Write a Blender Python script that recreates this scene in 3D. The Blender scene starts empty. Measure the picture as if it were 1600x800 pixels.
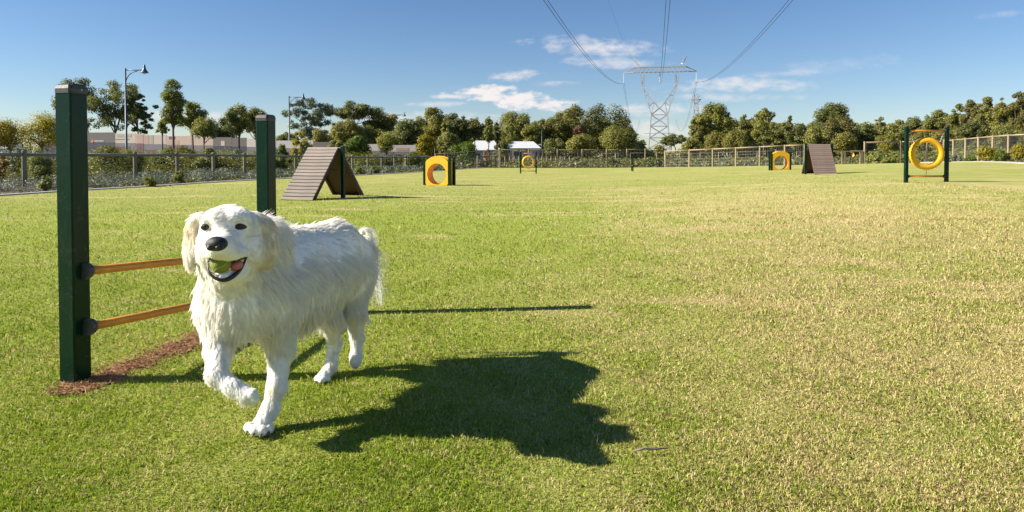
import bpy, math, random
import numpy as np
from mathutils import Vector, Matrix
R = math.radians
scene = bpy.context.scene
col = scene.collection

# ------------------------------------------------------------------ camera
F, CX, CY, CAMZ, PITCH = 1067.0, 800.0, 272.0, 0.84, R(1.44)
cam_d = bpy.data.cameras.new('camera')
cam = bpy.data.objects.new('camera', cam_d); col.objects.link(cam)
cam_d.sensor_width = 36.0; cam_d.lens = 36.0*F/1600.0
cam_d.shift_y = -0.08
cam_d.clip_start = 0.05; cam_d.clip_end = 6000
cam.location = (0, 0, CAMZ); cam.rotation_euler = (R(90)-PITCH, 0, 0)
scene.camera = cam

# ------------------------------------------------------------------ light
SUN_EL, SUN_AZ = R(31.2), R(4.5)            # sun on the left, a touch behind the camera
sun_d = bpy.data.lights.new('sun', 'SUN'); sun = bpy.data.objects.new('sun', sun_d); col.objects.link(sun)
sun_d.energy = 5.0; sun_d.angle = R(0.53); sun_d.color = (1.0, 0.93, 0.82)
travel = Vector((math.cos(SUN_EL)*math.cos(SUN_AZ), math.cos(SUN_EL)*math.sin(SUN_AZ), -math.sin(SUN_EL)))
sun.rotation_euler = travel.to_track_quat('-Z', 'Y').to_euler()
sun.location = (-20, -2, 15)
scene.view_settings.view_transform = 'Standard'; scene.view_settings.look = 'None'
scene.view_settings.exposure = 1.12; scene.view_settings.gamma = 1.0
scene.view_settings.use_curve_mapping = False
scene.render.film_transparent = False
try:
    scene.cycles.max_bounces = 6; scene.cycles.transparent_max_bounces = 8
    scene.cycles.use_denoising = True
except Exception: pass

# ------------------------------------------------------------------ node helpers
def nd(nt, typ, props=None, **ins):
    n = nt.nodes.new(typ)
    for k, v in (props or {}).items(): setattr(n, k, v)
    for k, v in ins.items():
        key = int(k[1:]) if k[0] == 'i' and k[1:].isdigit() else k.replace('_', ' ')
        s = n.inputs[key]
        if isinstance(v, bpy.types.NodeSocket): nt.links.new(v, s)
        elif isinstance(v, bpy.types.Node): nt.links.new(v.outputs[0], s)
        else:
            try: s.default_value = v
            except Exception: s.default_value = tuple(v) + (1.0,)
    return n
def mth(nt, op, a, b=None, c=None, clamp=False):
    n = nt.nodes.new('ShaderNodeMath'); n.operation = op; n.use_clamp = clamp
    for i, v in enumerate((a, b, c)):
        if v is None: continue
        if isinstance(v, bpy.types.NodeSocket): nt.links.new(v, n.inputs[i])
        else: n.inputs[i].default_value = v
    return n.outputs[0]
def mixc(nt, fac, a, b, blend='MIX'):
    n = nt.nodes.new('ShaderNodeMix'); n.data_type = 'RGBA'; n.blend_type = blend
    for s, v in ((n.inputs[0], fac), (n.inputs[6], a), (n.inputs[7], b)):
        if isinstance(v, bpy.types.NodeSocket): nt.links.new(v, s)
        elif isinstance(v, (int, float)): s.default_value = v
        else: s.default_value = (v[0], v[1], v[2], 1)
    return n.outputs[2]
def ramp01(nt, v, lo, hi):
    n = nt.nodes.new('ShaderNodeMapRange'); n.interpolation_type = 'SMOOTHSTEP'
    nt.links.new(v, n.inputs[0]); n.inputs[1].default_value = lo; n.inputs[2].default_value = hi
    return n.outputs[0]
def noise(nt, vec, scale, detail=3, rough=0.55, sx=None):
    if sx is not None:
        vec = nd(nt, 'ShaderNodeMapping', Vector=vec, Scale=sx).outputs[0]
    return nd(nt, 'ShaderNodeTexNoise', Vector=vec, Scale=scale, Detail=detail, Roughness=rough).outputs[0]

# ------------------------------------------------------------------ world: sky with clouds
world = bpy.data.worlds.new('World'); scene.world = world; world.use_nodes = True
nt = world.node_tree; nt.nodes.clear()
sky = nt.nodes.new('ShaderNodeTexSky'); sky.sky_type = 'NISHITA'; sky.sun_disc = False
sky.sun_elevation = SUN_EL; sky.sun_rotation = R(270-4.5)
sky.air_density = 1.0; sky.dust_density = 0.0; sky.ozone_density = 3.0; sky.altitude = 60
gen = nt.nodes.new('ShaderNodeTexCoord').outputs['Generated']
sep = nd(nt, 'ShaderNodeSeparateXYZ', Vector=gen)
dx, dy, dz = sep.outputs[0], sep.outputs[1], sep.outputs[2]
fy = mth(nt, 'MAXIMUM', dy, 0.05)
u = mth(nt, 'DIVIDE', dx, fy); v = mth(nt, 'DIVIDE', dz, fy)
vec = nd(nt, 'ShaderNodeCombineXYZ', X=u, Y=v, Z=0.0).outputs[0]
nbig = noise(nt, vec, 11.0, 6, 0.6, (1, 2.6, 1))
nrip = noise(nt, vec, 42.0, 4, 0.6, (1, 2.2, 1))
nn = mth(nt, 'ADD', mth(nt, 'MULTIPLY', mth(nt, 'SUBTRACT', nbig, 0.5), 2.6), mth(nt, 'MULTIPLY', mth(nt, 'SUBTRACT', nrip, 0.5), 2.6))
def uv(px, py): return ((px-800)/F, (245.2-py)/F)
CL = [(766, 142, 40, 10, 0.05, 1.0), (806, 157, 92, 15, -0.12, 1.0), (716, 151, 42, 4, 0, .85), (930, 73, 100, 16, -.06, .78), (962, 99, 95, 11, -.05, .55),
      (803, 119, 42, 9, .1, .85), (1150, 134, 125, 12, .02, .72), (1140, 152, 110, 7, 0, .55), (1230, 115, 70, 6, .05, .4), (1028, 171, 80, 12, 0, .75), (868, 131, 34, 5, .02, .55),
      (680, 163, 50, 5, .02, .7), (670, 184, 130, 10, 0, .7), (290, 182, 130, 11, 0, .7), (980, 203, 140, 15, 0, .7), (1300, 105, 110, 14, .1, .2), (1565, 24, 40, 6, .1, .22)]
dens = None
for px, py, a, b, sl, amp in CL:
    u0, v0 = uv(px, py)
    du = mth(nt, 'SUBTRACT', u, u0)
    dv = mth(nt, 'SUBTRACT', mth(nt, 'SUBTRACT', v, v0), mth(nt, 'MULTIPLY', du, sl))
    e = mth(nt, 'ADD', mth(nt, 'POWER', mth(nt, 'DIVIDE', du, a*1.15/F), 2.0), mth(nt, 'POWER', mth(nt, 'ABSOLUTE', mth(nt, 'DIVIDE', dv, b*1.15/F)), 2.0))
    m = mth(nt, 'ADD', mth(nt, 'SUBTRACT', 1.0, e), nn)
    d = mth(nt, 'MULTIPLY', ramp01(nt, m, 0.0, 0.95 if amp > .9 else 1.7), amp)
    dens = d if dens is None else mth(nt, 'MAXIMUM', dens, d)
front = ramp01(nt, dy, 0.05, 0.2)
dens = mth(nt, 'MULTIPLY', dens, front)
lp = mixc(nt, dens, mixc(nt, 1.0, nd(nt, 'ShaderNodeHueSaturation', Saturation=1.12, Color=sky).outputs[0], (.97, .985, 1.10), 'MULTIPLY'), (8.6, 8.2, 8.1))
bg = nd(nt, 'ShaderNodeBackground', Color=lp, Strength=0.050)
nd(nt, 'ShaderNodeOutputWorld', Surface=bg)

# ------------------------------------------------------------------ placing
def P(px, py, Z):
    rx, ry = (px-CX)/F, (CY-py)/F
    d = Vector((rx, math.cos(PITCH)+ry*math.sin(PITCH), -math.sin(PITCH)+ry*math.cos(PITCH)))
    t = Z/d.y
    return Vector((t*d.x, Z, CAMZ+t*d.z))
GC = [(115,597,2.545),(418,493,3.70),(405,675,2.084),(507,592,2.58),(800,800,1.61),(1400,790,1.62),(100,790,1.63),(1450,520,3.2),(1000,420,5.1),
      (462,312.5,12.9),(540,307,13.5),(690,290,19.9),(826,271,36.6),(1447,284,14.5),(1290,272.3,22.1),(1218,266,30.4),(988,268.3,42),(1332,254.5,66),
      (900,262.5,53),(1100,260.5,52),(1187,258.5,47.4),(1252,257.5,45.7),(1390,255,47),(1480,254.5,44),(1600,256.5,31.5),(1489,252,46),(1575,250,38.5),(1600,330,8.5),
      (20,302,15.6),(38,291,17.8),(211,289,20.0),(332,277,25.9),(593,268,41.1),(750,263,50),(300,420,5.1),(800,330,10.5),(1150,320,10.5)]
_gu, _gv, _gz = [], [], []
for a, b, Z in GC:
    p = P(a, b, Z); _gu.append(p.x/p.y); _gv.append(math.log(p.y)); _gz.append(p.z)
for a in (-1.2, -.6, 0, .6, 1.2): _gu.append(a); _gv.append(math.log(1.2)); _gz.append(0.0)
for a in (-1.2, -.6, 0): _gu.append(a); _gv.append(math.log(110)); _gz.append(-0.05)
for a in (.6, .9): _gu.append(a); _gv.append(math.log(110)); _gz.append(0.5)
_gu, _gv, _gz = map(np.array, (_gu, _gv, _gz))
def _K(du, dv):
    d = np.sqrt((du/.5)**2+(dv/.9)**2); return (1+1.73*d)*np.exp(-1.73*d)
_w = np.linalg.solve(_K(_gu[:, None]-_gu[None], _gv[:, None]-_gv[None])+np.eye(len(_gu))*.03, _gz)
def G(x, y):
    x = np.asarray(x, float); y = np.asarray(y, float)
    yy = np.maximum(y, 1.2); uu = np.clip(x/yy, -1.2, 1.0); vv = np.log(np.clip(yy, 1.2, 120))
    out = np.zeros(np.broadcast(uu, vv).shape)
    for a, b, w in zip(_gu, _gv, _w): out = out+w*_K(uu-a, vv-b)
    return out
def g(x, y): return float(G(x, y))
def at(px, Z): x = (px-CX)/F*Z; return Vector((x, Z, g(x, Z)))

# ------------------------------------------------------------------ mesh helpers
class MB:
    def __init__(s): s.v = []; s.f = []
    def add(s, vs, fs):
        o = len(s.v); s.v += [tuple(p) for p in vs]; s.f += [tuple(i+o for i in f) for f in fs]; return s
    def box(s, c, size, rot=None, bev=0.0):
        hx, hy, hz = (q/2 for q in size); c = Vector(c); M = rot or Matrix.Identity(3)
        b = min(bev, hx*.9, hy*.9)
        prof = [(-hx+b,-hy),(hx-b,-hy),(hx,-hy+b),(hx,hy-b),(hx-b,hy),(-hx+b,hy),(-hx,hy-b),(-hx,-hy+b)] if b > 0 else [(-hx,-hy),(hx,-hy),(hx,hy),(-hx,hy)]
        n = len(prof)
        vs = [M @ Vector((x, y, z))+c for z in (-hz, hz) for x, y in prof]
        fs = [(i, (i+1) % n, n+(i+1) % n, n+i) for i in range(n)]+[tuple(range(n-1, -1, -1)), tuple(range(n, 2*n))]
        return s.add(vs, fs)
    def tube(s, pts, rad, n=8, caps=True, closed=False):
        pts = [Vector(p) for p in pts]; m = len(pts)
        rad = [rad]*m if isinstance(rad, (int, float)) else rad
        up = None; vs = []
        for i, p in enumerate(pts):
            a = pts[(i-1) % m] if closed else pts[max(i-1, 0)]; b = pts[(i+1) % m] if closed else pts[min(i+1, m-1)]
            t = (b-a).normalized() if (b-a).length > 1e-9 else Vector((0, 0, 1))
            if up is None: up = t.orthogonal().normalized()
            up = (up-t*up.dot(t)).normalized(); w = t.cross(up)
            for k in range(n):
                an = 2*math.pi*k/n; vs.append(p+(up*math.cos(an)+w*math.sin(an))*rad[i])
        fs = []
        for i in range(m if closed else m-1):
            j = (i+1) % m
            for k in range(n): fs.append((i*n+k, i*n+(k+1) % n, j*n+(k+1) % n, j*n+k))
        if caps and not closed: fs += [tuple(range(n-1, -1, -1)), tuple((m-1)*n+k for k in range(n))]
        return s.add(vs, fs)
    def bar(s, a, b, w):
        return s.tube([a, b], w*.707, 4)
    def lathe(s, prof, n=24, M=None):
        vs = []
        for r, z in prof:
            for k in range(n):
                an = 2*math.pi*k/n; q = Vector((r*math.cos(an), r*math.sin(an), z)); vs.append(M @ q if M else q)
        fs = [(i*n+k, i*n+(k+1) % n, (i+1)*n+(k+1) % n, (i+1)*n+k) for i in range(len(prof)-1) for k in range(n)]
        return s.add(vs, fs)
    def ball(s, c, r, n=16, M=None):
        prof = [(max(math.sin(math.pi*i/n), 1e-4), -math.cos(math.pi*i/n)) for i in range(n+1)]
        rr = r if hasattr(r, '__len__') else (r, r, r)
        S = Matrix.Translation(Vector(c)) @ (M.to_4x4() if M else Matrix.Identity(4)) @ Matrix.Diagonal((*rr, 1))
        return s.lathe(prof, n, S)
    def prism(s, loop2, y0, y1, hole=None):
        n = len(loop2)
        return s.add([(x, y, z) for y in (y0, y1) for x, z in loop2], [tuple(range(n)), tuple(range(2*n-1, n-1, -1))]+[(i, n+i, n+(i+1) % n, (i+1) % n) for i in range(n)])
    def mesh(s, name, mat, smooth=False):
        me = bpy.data.meshes.new(name); me.from_pydata(s.v, [], s.f); me.update()
        if mat: me.materials.append(mat)
        if smooth: me.shade_smooth()
        return me
    def build(s, name, mat, parent=None, smooth=False, loc=None, rotz=0):
        return link(name, s.mesh(name, mat, smooth), parent, loc, rotz)
def link(name, me, parent=None, loc=None, rotz=0):
    o = bpy.data.objects.new(name, me); col.objects.link(o)
    if parent: o.parent = parent
    if loc is not None: o.location = loc
    if rotz: o.rotation_euler = (0, 0, rotz)
    return o
def tag(o, label=None, cat=None, group=None, kind=None):
    for k, v in (('label', label), ('category', cat), ('group', group), ('kind', kind)):
        if v: o[k] = v
    return o
def thing(name, label, cat, loc=(0, 0, 0), rotz=0, group=None):
    o = link(name, None, None, loc, rotz); o.empty_display_size = .2
    return tag(o, label, cat, group)
def smooth_by_angle(o, deg=40):
    me = o.data; me.shade_smooth()
    try: me.set_sharp_from_angle(angle=R(deg))
    except Exception: pass
    return o
def fast_mesh(name, V, n, mat):
    V = np.asarray(V, np.float32).reshape(-1, 3); nv = len(V); nf = nv//n
    me = bpy.data.meshes.new(name); me.vertices.add(nv); me.vertices.foreach_set('co', V.ravel())
    me.loops.add(nv); me.loops.foreach_set('vertex_index', np.arange(nv, dtype=np.int32))
    me.polygons.add(nf); me.polygons.foreach_set('loop_start', np.arange(0, nv, n, dtype=np.int32))
    try: me.polygons.foreach_set('loop_total', np.full(nf, n, np.int32))
    except Exception: pass
    me.update(calc_edges=True); me.materials.append(mat); return me

# ------------------------------------------------------------------ materials
def newmat(name):
    m = bpy.data.materials.new(name); m.use_nodes = True; m.node_tree.nodes.clear(); return m, m.node_tree
def surf(name, c, rough=.6, var=.25, scale=6.0, bump=.1, c2=None, metal=0.0, obj_var=.0, stretch=None, spec=.5, bscale=None):
    m, t = newmat(name)
    co = nd(t, 'ShaderNodeTexCoord').outputs['Object']
    n1 = noise(t, co, scale, 5, .6, stretch); n2 = noise(t, co, scale*7, 3, .6, stretch)
    k = mth(t, 'ADD', mth(t, 'MULTIPLY', n1, .65), mth(t, 'MULTIPLY', n2, .35))
    k = ramp01(t, k, .3, .7)
    lo = tuple(q*(1-var) for q in c); hi = c2 or tuple(min(q*(1+var*.8), .95) for q in c)
    cc = mixc(t, k, lo, hi)
    if obj_var:
        r = nd(t, 'ShaderNodeObjectInfo').outputs['Random']
        cc = nd(t, 'ShaderNodeHueSaturation', Color=cc, Value=mth(t, 'ADD', 1-obj_var, mth(t, 'MULTIPLY', r, 2*obj_var))).outputs[0]
    b = nd(t, 'ShaderNodeBsdfPrincipled', Base_Color=cc, Metallic=metal, Roughness=mth(t, 'ADD', rough-.08, mth(t, 'MULTIPLY', n2, .16)))
    b.inputs['Specular IOR Level'].default_value = spec
    if bump:
        bp = nd(t, 'ShaderNodeBump', Strength=bump, Distance=.01, Height=noise(t, co, bscale or scale*9, 4, .6, stretch))
        t.links.new(bp.outputs[0], b.inputs['Normal'])
    nd(t, 'ShaderNodeOutputMaterial', Surface=b); return m
def leafmat(name, c, c2, trans=.38, dead=None, dead_f=.06):
    m, t = newmat(name)
    geo = nd(t, 'ShaderNodeNewGeometry'); r = geo.outputs['Random Per Island']
    ob = nd(t, 'ShaderNodeObjectInfo').outputs['Random']
    co = nd(t, 'ShaderNodeTexCoord').outputs['Object']
    big = noise(t, co, .9, 2)
    k = mth(t, 'ADD', mth(t, 'MULTIPLY', r, .6), mth(t, 'MULTIPLY', ramp01(t, big, .3, .7), .4))
    cc = mixc(t, k, c, c2)
    if dead: cc = mixc(t, mth(t, 'GREATER_THAN', mth(t, 'FRACT', mth(t, 'MULTIPLY', r, 37.0)), 1-dead_f), cc, dead)
    cc = nd(t, 'ShaderNodeHueSaturation', Color=cc, Hue=mth(t, 'ADD', .488, mth(t, 'MULTIPLY', ob, .02)), Value=mth(t, 'ADD', .85, mth(t, 'MULTIPLY', mth(t, 'FRACT', mth(t, 'MULTIPLY', ob, 7.3)), .3))).outputs[0]
    d = nd(t, 'ShaderNodeBsdfPrincipled', Base_Color=cc, Roughness=.5); d.inputs['Specular IOR Level'].default_value = .35
    tr = nd(t, 'ShaderNodeBsdfTranslucent', Color=nd(t, 'ShaderNodeHueSaturation', Color=cc, Value=1.3, Saturation=1.1).outputs[0])
    mx = nd(t, 'ShaderNodeMixShader', i0=trans, i1=d, i2=tr)
    nd(t, 'ShaderNodeOutputMaterial', Surface=mx); return m

def scuffed(name, c, c2):
    m, t = newmat(name); co = nd(t, 'ShaderNodeTexCoord').outputs['Object']
    n1 = noise(t, co, 7.0, 6, .65); n2 = noise(t, co, 90.0, 3, .7); n3_ = noise(t, co, 30.0, 4, .6, (1, 1, .12))
    sp = nd(t, 'ShaderNodeTexVoronoi', Vector=co, Scale=38.0).outputs[0]
    k = mth(t, 'MULTIPLY', ramp01(t, n1, .50, .72), ramp01(t, n2, .42, .62)); k = mth(t, 'MAXIMUM', mth(t, 'MULTIPLY', k, .40), mth(t, 'MULTIPLY', ramp01(t, n3_, .58, .75), .22))
    k = mth(t, 'MAXIMUM', k, mth(t, 'MULTIPLY', ramp01(t, sp, .085, .05), .8))
    b = nd(t, 'ShaderNodeBsdfPrincipled', Base_Color=mixc(t, k, c, c2), Roughness=mth(t, 'ADD', .17, mth(t, 'MULTIPLY', n1, .18))); b.inputs['Specular IOR Level'].default_value = .2
    bp = nd(t, 'ShaderNodeBump', Strength=.05, Distance=.004, Height=n2); t.links.new(bp.outputs[0], b.inputs['Normal'])
    nd(t, 'ShaderNodeOutputMaterial', Surface=b); return m
M_green = scuffed('green_enamel', (.0006, .019, .009), (.075, .09, .068))
M_green_old = surf('green_enamel', (.0010, .026, .012), .40, .12, 5, .03, spec=.3)
M_cap = surf('dark_cap', (.035, .038, .036), .5, .2, 20, .1)
M_yellow = surf('yellow_plastic', (.76, .40, .008), .42, .1, 3, .02)
M_yellow_in = surf('orange_plastic', (.80, .36, .11), .45, .1, 3, .02)
M_pipe = surf('yellow_pipe', (.62, .255, .03), .38, .14, 9, .03)
M_plank = surf('weathered_plank', (.225, .182, .15), .75, .3, 4, .35, obj_var=.13, stretch=(1.2, 14, 14))
M_plank2 = surf('brown_slat', (.185, .135, .108), .75, .3, 4, .35, obj_var=.13, stretch=(1.2, 14, 14))
M_stringer = surf('dark_red_timber', (.05, .014, .009), .7, .3, 5, .2)
M_panel = surf('red_ply', (.036, .010, .005), .65, .2, 4, .15)
M_steel = surf('galvanised_steel', (.42, .43, .44), .45, .15, 30, .05, metal=.6)
M_chain = surf('chain_steel', (.5, .5, .5), .4, .1, 30, 0, metal=.7)
M_timber = surf('pale_fence_timber', (.31, .235, .14), .8, .25, 5, .25, obj_var=.12, stretch=(4, 4, 1))
M_timber_grey = surf('grey_green_timber', (.19, .172, .11), .85, .28, 5, .25, obj_var=.12, stretch=(4, 4, 1))
M_rail_grey = surf('weathered_grey_rail', (.20, .19, .17), .85, .25, 5, .25, obj_var=.08, stretch=(1, 6, 6))
M_wire = surf('fence_wire', (.12, .12, .11), .5, .1, 30, 0, metal=.4)
M_lamp = surf('lamp_post_paint', (.06, .09, .11), .45, .15, 8, 0)
M_glass = surf('lamp_glass', (.55, .55, .5), .2, .1, 8, 0)
M_pylon = surf('pylon_steel', (.40, .41, .41), .5, .12, 2, 0, metal=.25)
M_ins = surf('insulator', (.62, .66, .68), .3, .1, 8, 0)
M_cable = surf('conductor', (.05, .055, .07), .5, .1, 3, 0, metal=.3)
M_bark = surf('grey_bark', (.13, .10, .075), .9, .35, 3, .5, stretch=(3, 3, .8))
M_bark_pale = surf('pale_bark', (.34, .29, .23), .85, .35, 3, .4, stretch=(3, 3, .8))
M_concrete = surf('concrete', (.46, .42, .36), .85, .15, 4, .2)
M_stick = surf('dry_wood', (.20, .16, .125), .85, .3, 12, .3)
M_white = surf('white_paint', (.78, .78, .76), .5, .06, 4, .0)
M_tan = surf('tan_render', (.42, .35, .25), .85, .12, 2, .1)
M_dark = surf('dark_opening', (.03, .035, .04), .4, .1, 4, 0)

L_gum = leafmat('gum_leaves', (0.124, 0.132, 0.033), (0.277, 0.277, 0.071))
L_gumdark = leafmat('dark_gum_leaves', (0.080, 0.097, 0.028), (0.195, 0.206, 0.059))
L_blue = leafmat('blue_gum_leaves', (0.100, 0.130, 0.071), (0.206, 0.236, 0.136), .2)
L_olive = leafmat('olive_leaves', (0.153, 0.153, 0.032), (0.325, 0.307, 0.065))
L_wattle = leafmat('wattle_leaves', (0.189, 0.171, 0.018), (0.389, 0.336, 0.035))
L_brown = leafmat('russet_leaves', (.125, .125, .036), (.245, .215, .06))
L_bright = leafmat('bright_leaves', (.08,.125,.014), (.185,.235,.03))
L_young = leafmat('young_tree_leaves', (0.112, 0.136, 0.026), (0.277, 0.283, 0.059))
L_red = leafmat('red_leaves', (.13, .062, .036), (.20, .11, .06))
L_salt = leafmat('saltbush_leaves', (.135, .16, .095), (.215, .24, .15), .15, dead=(.2, .17, .10), dead_f=.05)
L_heath = leafmat('heath_leaves', (0.105, 0.125, 0.018), (0.23, 0.235, 0.045), .25, dead=(.22, .16, .07), dead_f=.06)
L_scrub = leafmat('scrub_leaves', (0.1, 0.115, 0.035), (0.205, 0.215, 0.08), .2, dead=(.30, .23, .15), dead_f=.2)
L_rust = leafmat('rust_leaves', (.26, .14, .03), (.38, .22, .05), .25)

# ------------------------------------------------------------------ lawn, ground
FP, FD = np.array((-13.07, 18.3)), np.array((.2229, .9748)); FN = np.array((.9748, -.2229))
def bed(s, o): return FP+FD*s+FN*o                       # s along the left fence, o towards the lawn
LAWN_R = [(60, -40), (30, 10), (22.4, 27), (23.4, 31.5), (25.6, 38), (27.0, 43.5), (26.0, 47.0), (21.0, 47.2), (19.3, 46.0), (17.3, 47.6), (12.0, 53.5)]
def lawn_right(Y):
    pts = [(60, -40), (34, 0), (23.2, 28), (23.6, 31.5), (25.8, 38), (27.1, 43.8), (26.2, 46.4)]
    ys = [p[1] for p in pts]; xs = [p[0] for p in pts]
    return float(np.interp(Y, ys, xs))
def lawn_back(x):   # back edge of the lawn
    return float(np.interp(x, [-3, 0, 11.8, 17.0, 19.5, 23, 28], [53.2, 53.4, 53.6, 47.6, 46.2, 46.6, 46.4]))
M_soilmask = None
def soil_d(x, y):   # distance-like measure of the bare red soil strip under the bar jump
    ax, ay, bx, by = -1.60, 2.50, -1.38, 3.60
    t = np.clip(((x-ax)*(bx-ax)+(y-ay)*(by-ay))/((bx-ax)**2+(by-ay)**2), 0, 1)
    d = np.hypot(x-(ax+(bx-ax)*t), y-(ay+(by-ay)*t))
    return d+.045*np.sin(x*23+y*17)+.03*np.sin(x*51-y*37)+.02*np.sin(x*97+y*71)+.0*t
def grassy(name, blades):
    m, t = newmat(name)
    geo = nd(t, 'ShaderNodeNewGeometry'); pos = geo.outputs['Position']; r = geo.outputs['Random Per Island']
    s = nd(t, 'ShaderNodeSeparateXYZ', Vector=pos); X, Y = s.outputs[0], s.outputs[1]
    n_big = noise(t, pos, .35, 4, .55); n_mid = noise(t, pos, 1.7, 4, .6); n_small = noise(t, pos, 9.0, 4, .65); n_fine = noise(t, pos, 60.0, 3, .7)
    streak = noise(t, nd(t, 'ShaderNodeMapping', Vector=pos, Rotation=(0, 0, R(-22)), Scale=(.10, 1.0, 1)).outputs[0], 1.1, 4, .6)
    # share of straw: dry on the right and in front, green on the left
    side = ramp01(t, mth(t, 'SUBTRACT', X, mth(t, 'MULTIPLY', Y, .10)), -.9, 1.5)
    near = ramp01(t, Y, 22.0, 7.0)
    p = mth(t, 'ADD', .14, mth(t, 'MULTIPLY', mth(t, 'MULTIPLY', side, near), .56))
    p = mth(t, 'ADD', p, mth(t, 'MULTIPLY', ramp01(t, Y, 5.0, 26.0), .22))
    p = mth(t, 'ADD', p, mth(t, 'MULTIPLY', mth(t, 'SUBTRACT', n_big, .5), 1.0))
    p = mth(t, 'ADD', p, mth(t, 'MULTIPLY', mth(t, 'SUBTRACT', n_mid, .5), 1.0))
    p = mth(t, 'ADD', p, mth(t, 'MULTIPLY', mth(t, 'SUBTRACT', n_small, .5), 1.1))
    p = mth(t, 'ADD', p, mth(t, 'MULTIPLY', mth(t, 'MULTIPLY', ramp01(t, streak, .57, .70), ramp01(t, Y, 4.5, 11.0)), .7))
    worn = noise(t, nd(t, 'ShaderNodeMapping', Vector=pos, Rotation=(0, 0, R(-20)), Scale=(.55, 1.5, 1), Location=(3.1, 1.7, 0)).outputs[0], .8, 4, .6)
    p = mth(t, 'ADD', p, mth(t, 'MULTIPLY', mth(t, 'MULTIPLY', ramp01(t, worn, .57, .68), ramp01(t, Y, 2.6, 4.5)), .60))
    green = mixc(t, r if blades else n_fine, (.142, .226, .011), (.385, .475, .042))
    green = mixc(t, ramp01(t, Y, 3.0, 16.0), green, (.30, .322, .074))
    straw = mixc(t, mth(t, 'FRACT', mth(t, 'MULTIPLY', r, 13.7)) if blades else n_fine, (.50, .395, .145) if blades else (.40, .335, .11), (.74, .62, .32) if blades else (.56, .485, .22))
    brown = (.20, .12, .055)
    if blades:
        cc = mixc(t, mth(t, 'LESS_THAN', mth(t, 'FRACT', mth(t, 'MULTIPLY', r, 5.31)), p), green, straw)
        cc = mixc(t, mth(t, 'LESS_THAN', mth(t, 'FRACT', mth(t, 'MULTIPLY', r, 91.7)), mth(t, 'ADD', .03, mth(t, 'MULTIPLY', side, .09))), cc, brown)
        d = nd(t, 'ShaderNodeBsdfPrincipled', Base_Color=cc, Roughness=.55); d.inputs['Specular IOR Level'].default_value = .25
        tr = nd(t, 'ShaderNodeBsdfTranslucent', Color=cc)
        b = nd(t, 'ShaderNodeMixShader', i0=.35, i1=d, i2=tr)
    else:
        k = ramp01(t, mth(t, 'ADD', p, mth(t, 'MULTIPLY', mth(t, 'SUBTRACT', n_fine, .5), .9)), .18, .95)
        cc = mixc(t, k, green, straw)
        thatch = mixc(t, n_fine, (.16, .14, .034), (.40, .35, .13))
        cc = mixc(t, ramp01(t, Y, 11.0, 3.0), cc, mixc(t, .55, cc, thatch))
        b = nd(t, 'ShaderNodeBsdfPrincipled', Base_Color=cc, Roughness=.9); b.inputs['Specular IOR Level'].default_value = .1
        h = mth(t, 'ADD', noise(t, pos, 30.0, 5, .7), mth(t, 'MULTIPLY', n_small, .6))
        bp = nd(t, 'ShaderNodeBump', Strength=.7, Distance=.03, Height=h); t.links.new(bp.outputs[0], b.inputs['Normal'])
    nd(t, 'ShaderNodeOutputMaterial', Surface=b); return m
M_lawn = grassy('lawn_turf', False); M_blade = grassy('grass_blades', True)
def earth_mat():
    m, t = newmat('scrubland_earth')
    pos = nd(t, 'ShaderNodeNewGeometry').outputs['Position']
    k = noise(t, pos, .25, 6, .65); k2 = noise(t, pos, 5.0, 5, .7)
    cc = mixc(t, ramp01(t, k, .35, .65), (.05, .058, .022), (.11, .11, .045))
    cc = mixc(t, ramp01(t, k2, .4, .75), cc, (.06, .05, .035))
    b = nd(t, 'ShaderNodeBsdfPrincipled', Base_Color=cc, Roughness=.95)
    bp = nd(t, 'ShaderNodeBump', Strength=.8, Distance=.05, Height=k2); t.links.new(bp.outputs[0], b.inputs['Normal'])
    nd(t, 'ShaderNodeOutputMaterial', Surface=b); return m
M_earth = earth_mat()
M_mulch = surf('dark_mulch', (.06, .045, .035), .95, .4, 3, .8, bscale=12)

def sheet(name, rows, mat, kind='structure', dz=0.0):
    """rows: list of lists of (x, y); all rows equally long"""
    n = len(rows[0]); A = np.array(rows, float).reshape(-1, 2); z = G(A[:, 0], A[:, 1])+dz
    vs = np.column_stack((A, z)); mb = MB()
    mb.v = [tuple(p) for p in vs]
    mb.f = [(i*n+j, i*n+j+1, (i+1)*n+j+1, (i+1)*n+j) for i in range(len(rows)-1) for j in range(n-1)]
    return tag(mb.build(name, mat, smooth=True), kind=kind)
def lawn_x(Y):
    xl = -10.15+.2287*(Y-17.63)
    return xl, lawn_right(Y)
Ys = np.concatenate((np.linspace(-6, 1.2, 10), np.geomspace(1.3, 46.0, 90)))
rows = []
for Y in Ys:
    xl, xr = lawn_x(Y); rows.append([(xl+(xr-xl)*k, Y) for k in np.linspace(0, 1, 90)])
xl, xr = lawn_x(46.0)
for q in np.linspace(.12, 1, 9):     # finish at the back fence line
    row = []
    for k in np.linspace(0, 1, 90):
        x = xl+(xr-xl)*k; yb = max(lawn_back(x), 46.05); x2 = x+.2287*(yb-46)*q*(1-k)
        row.append((x2, 46+(yb-46)*q))
    rows.append(row)
lawn = sheet('lawn', rows, M_lawn)
gy = np.concatenate((np.linspace(-40, 1.2, 12), np.geomspace(1.4, 60, 90), np.geomspace(63, 4000, 26)))
grows = []
for Y in gy:
    w = max(70, abs(Y)*2.0) if Y > 60 else 60+max(Y, 0)*.5
    kk = np.linspace(-1, 1, 121); grows.append([(w*(.75*k+.25*k**3), Y) for k in kk])
sheet('ground', grows, M_earth, dz=-.06)
# bed of dark mulch in front of and behind the left fence
brow = [[tuple(bed(s, o)) for o in np.linspace(3.02, -16, 26)] for s in np.linspace(-22, 38, 60)]
sheet('garden_bed', brow, M_mulch, dz=-.02)
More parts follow.
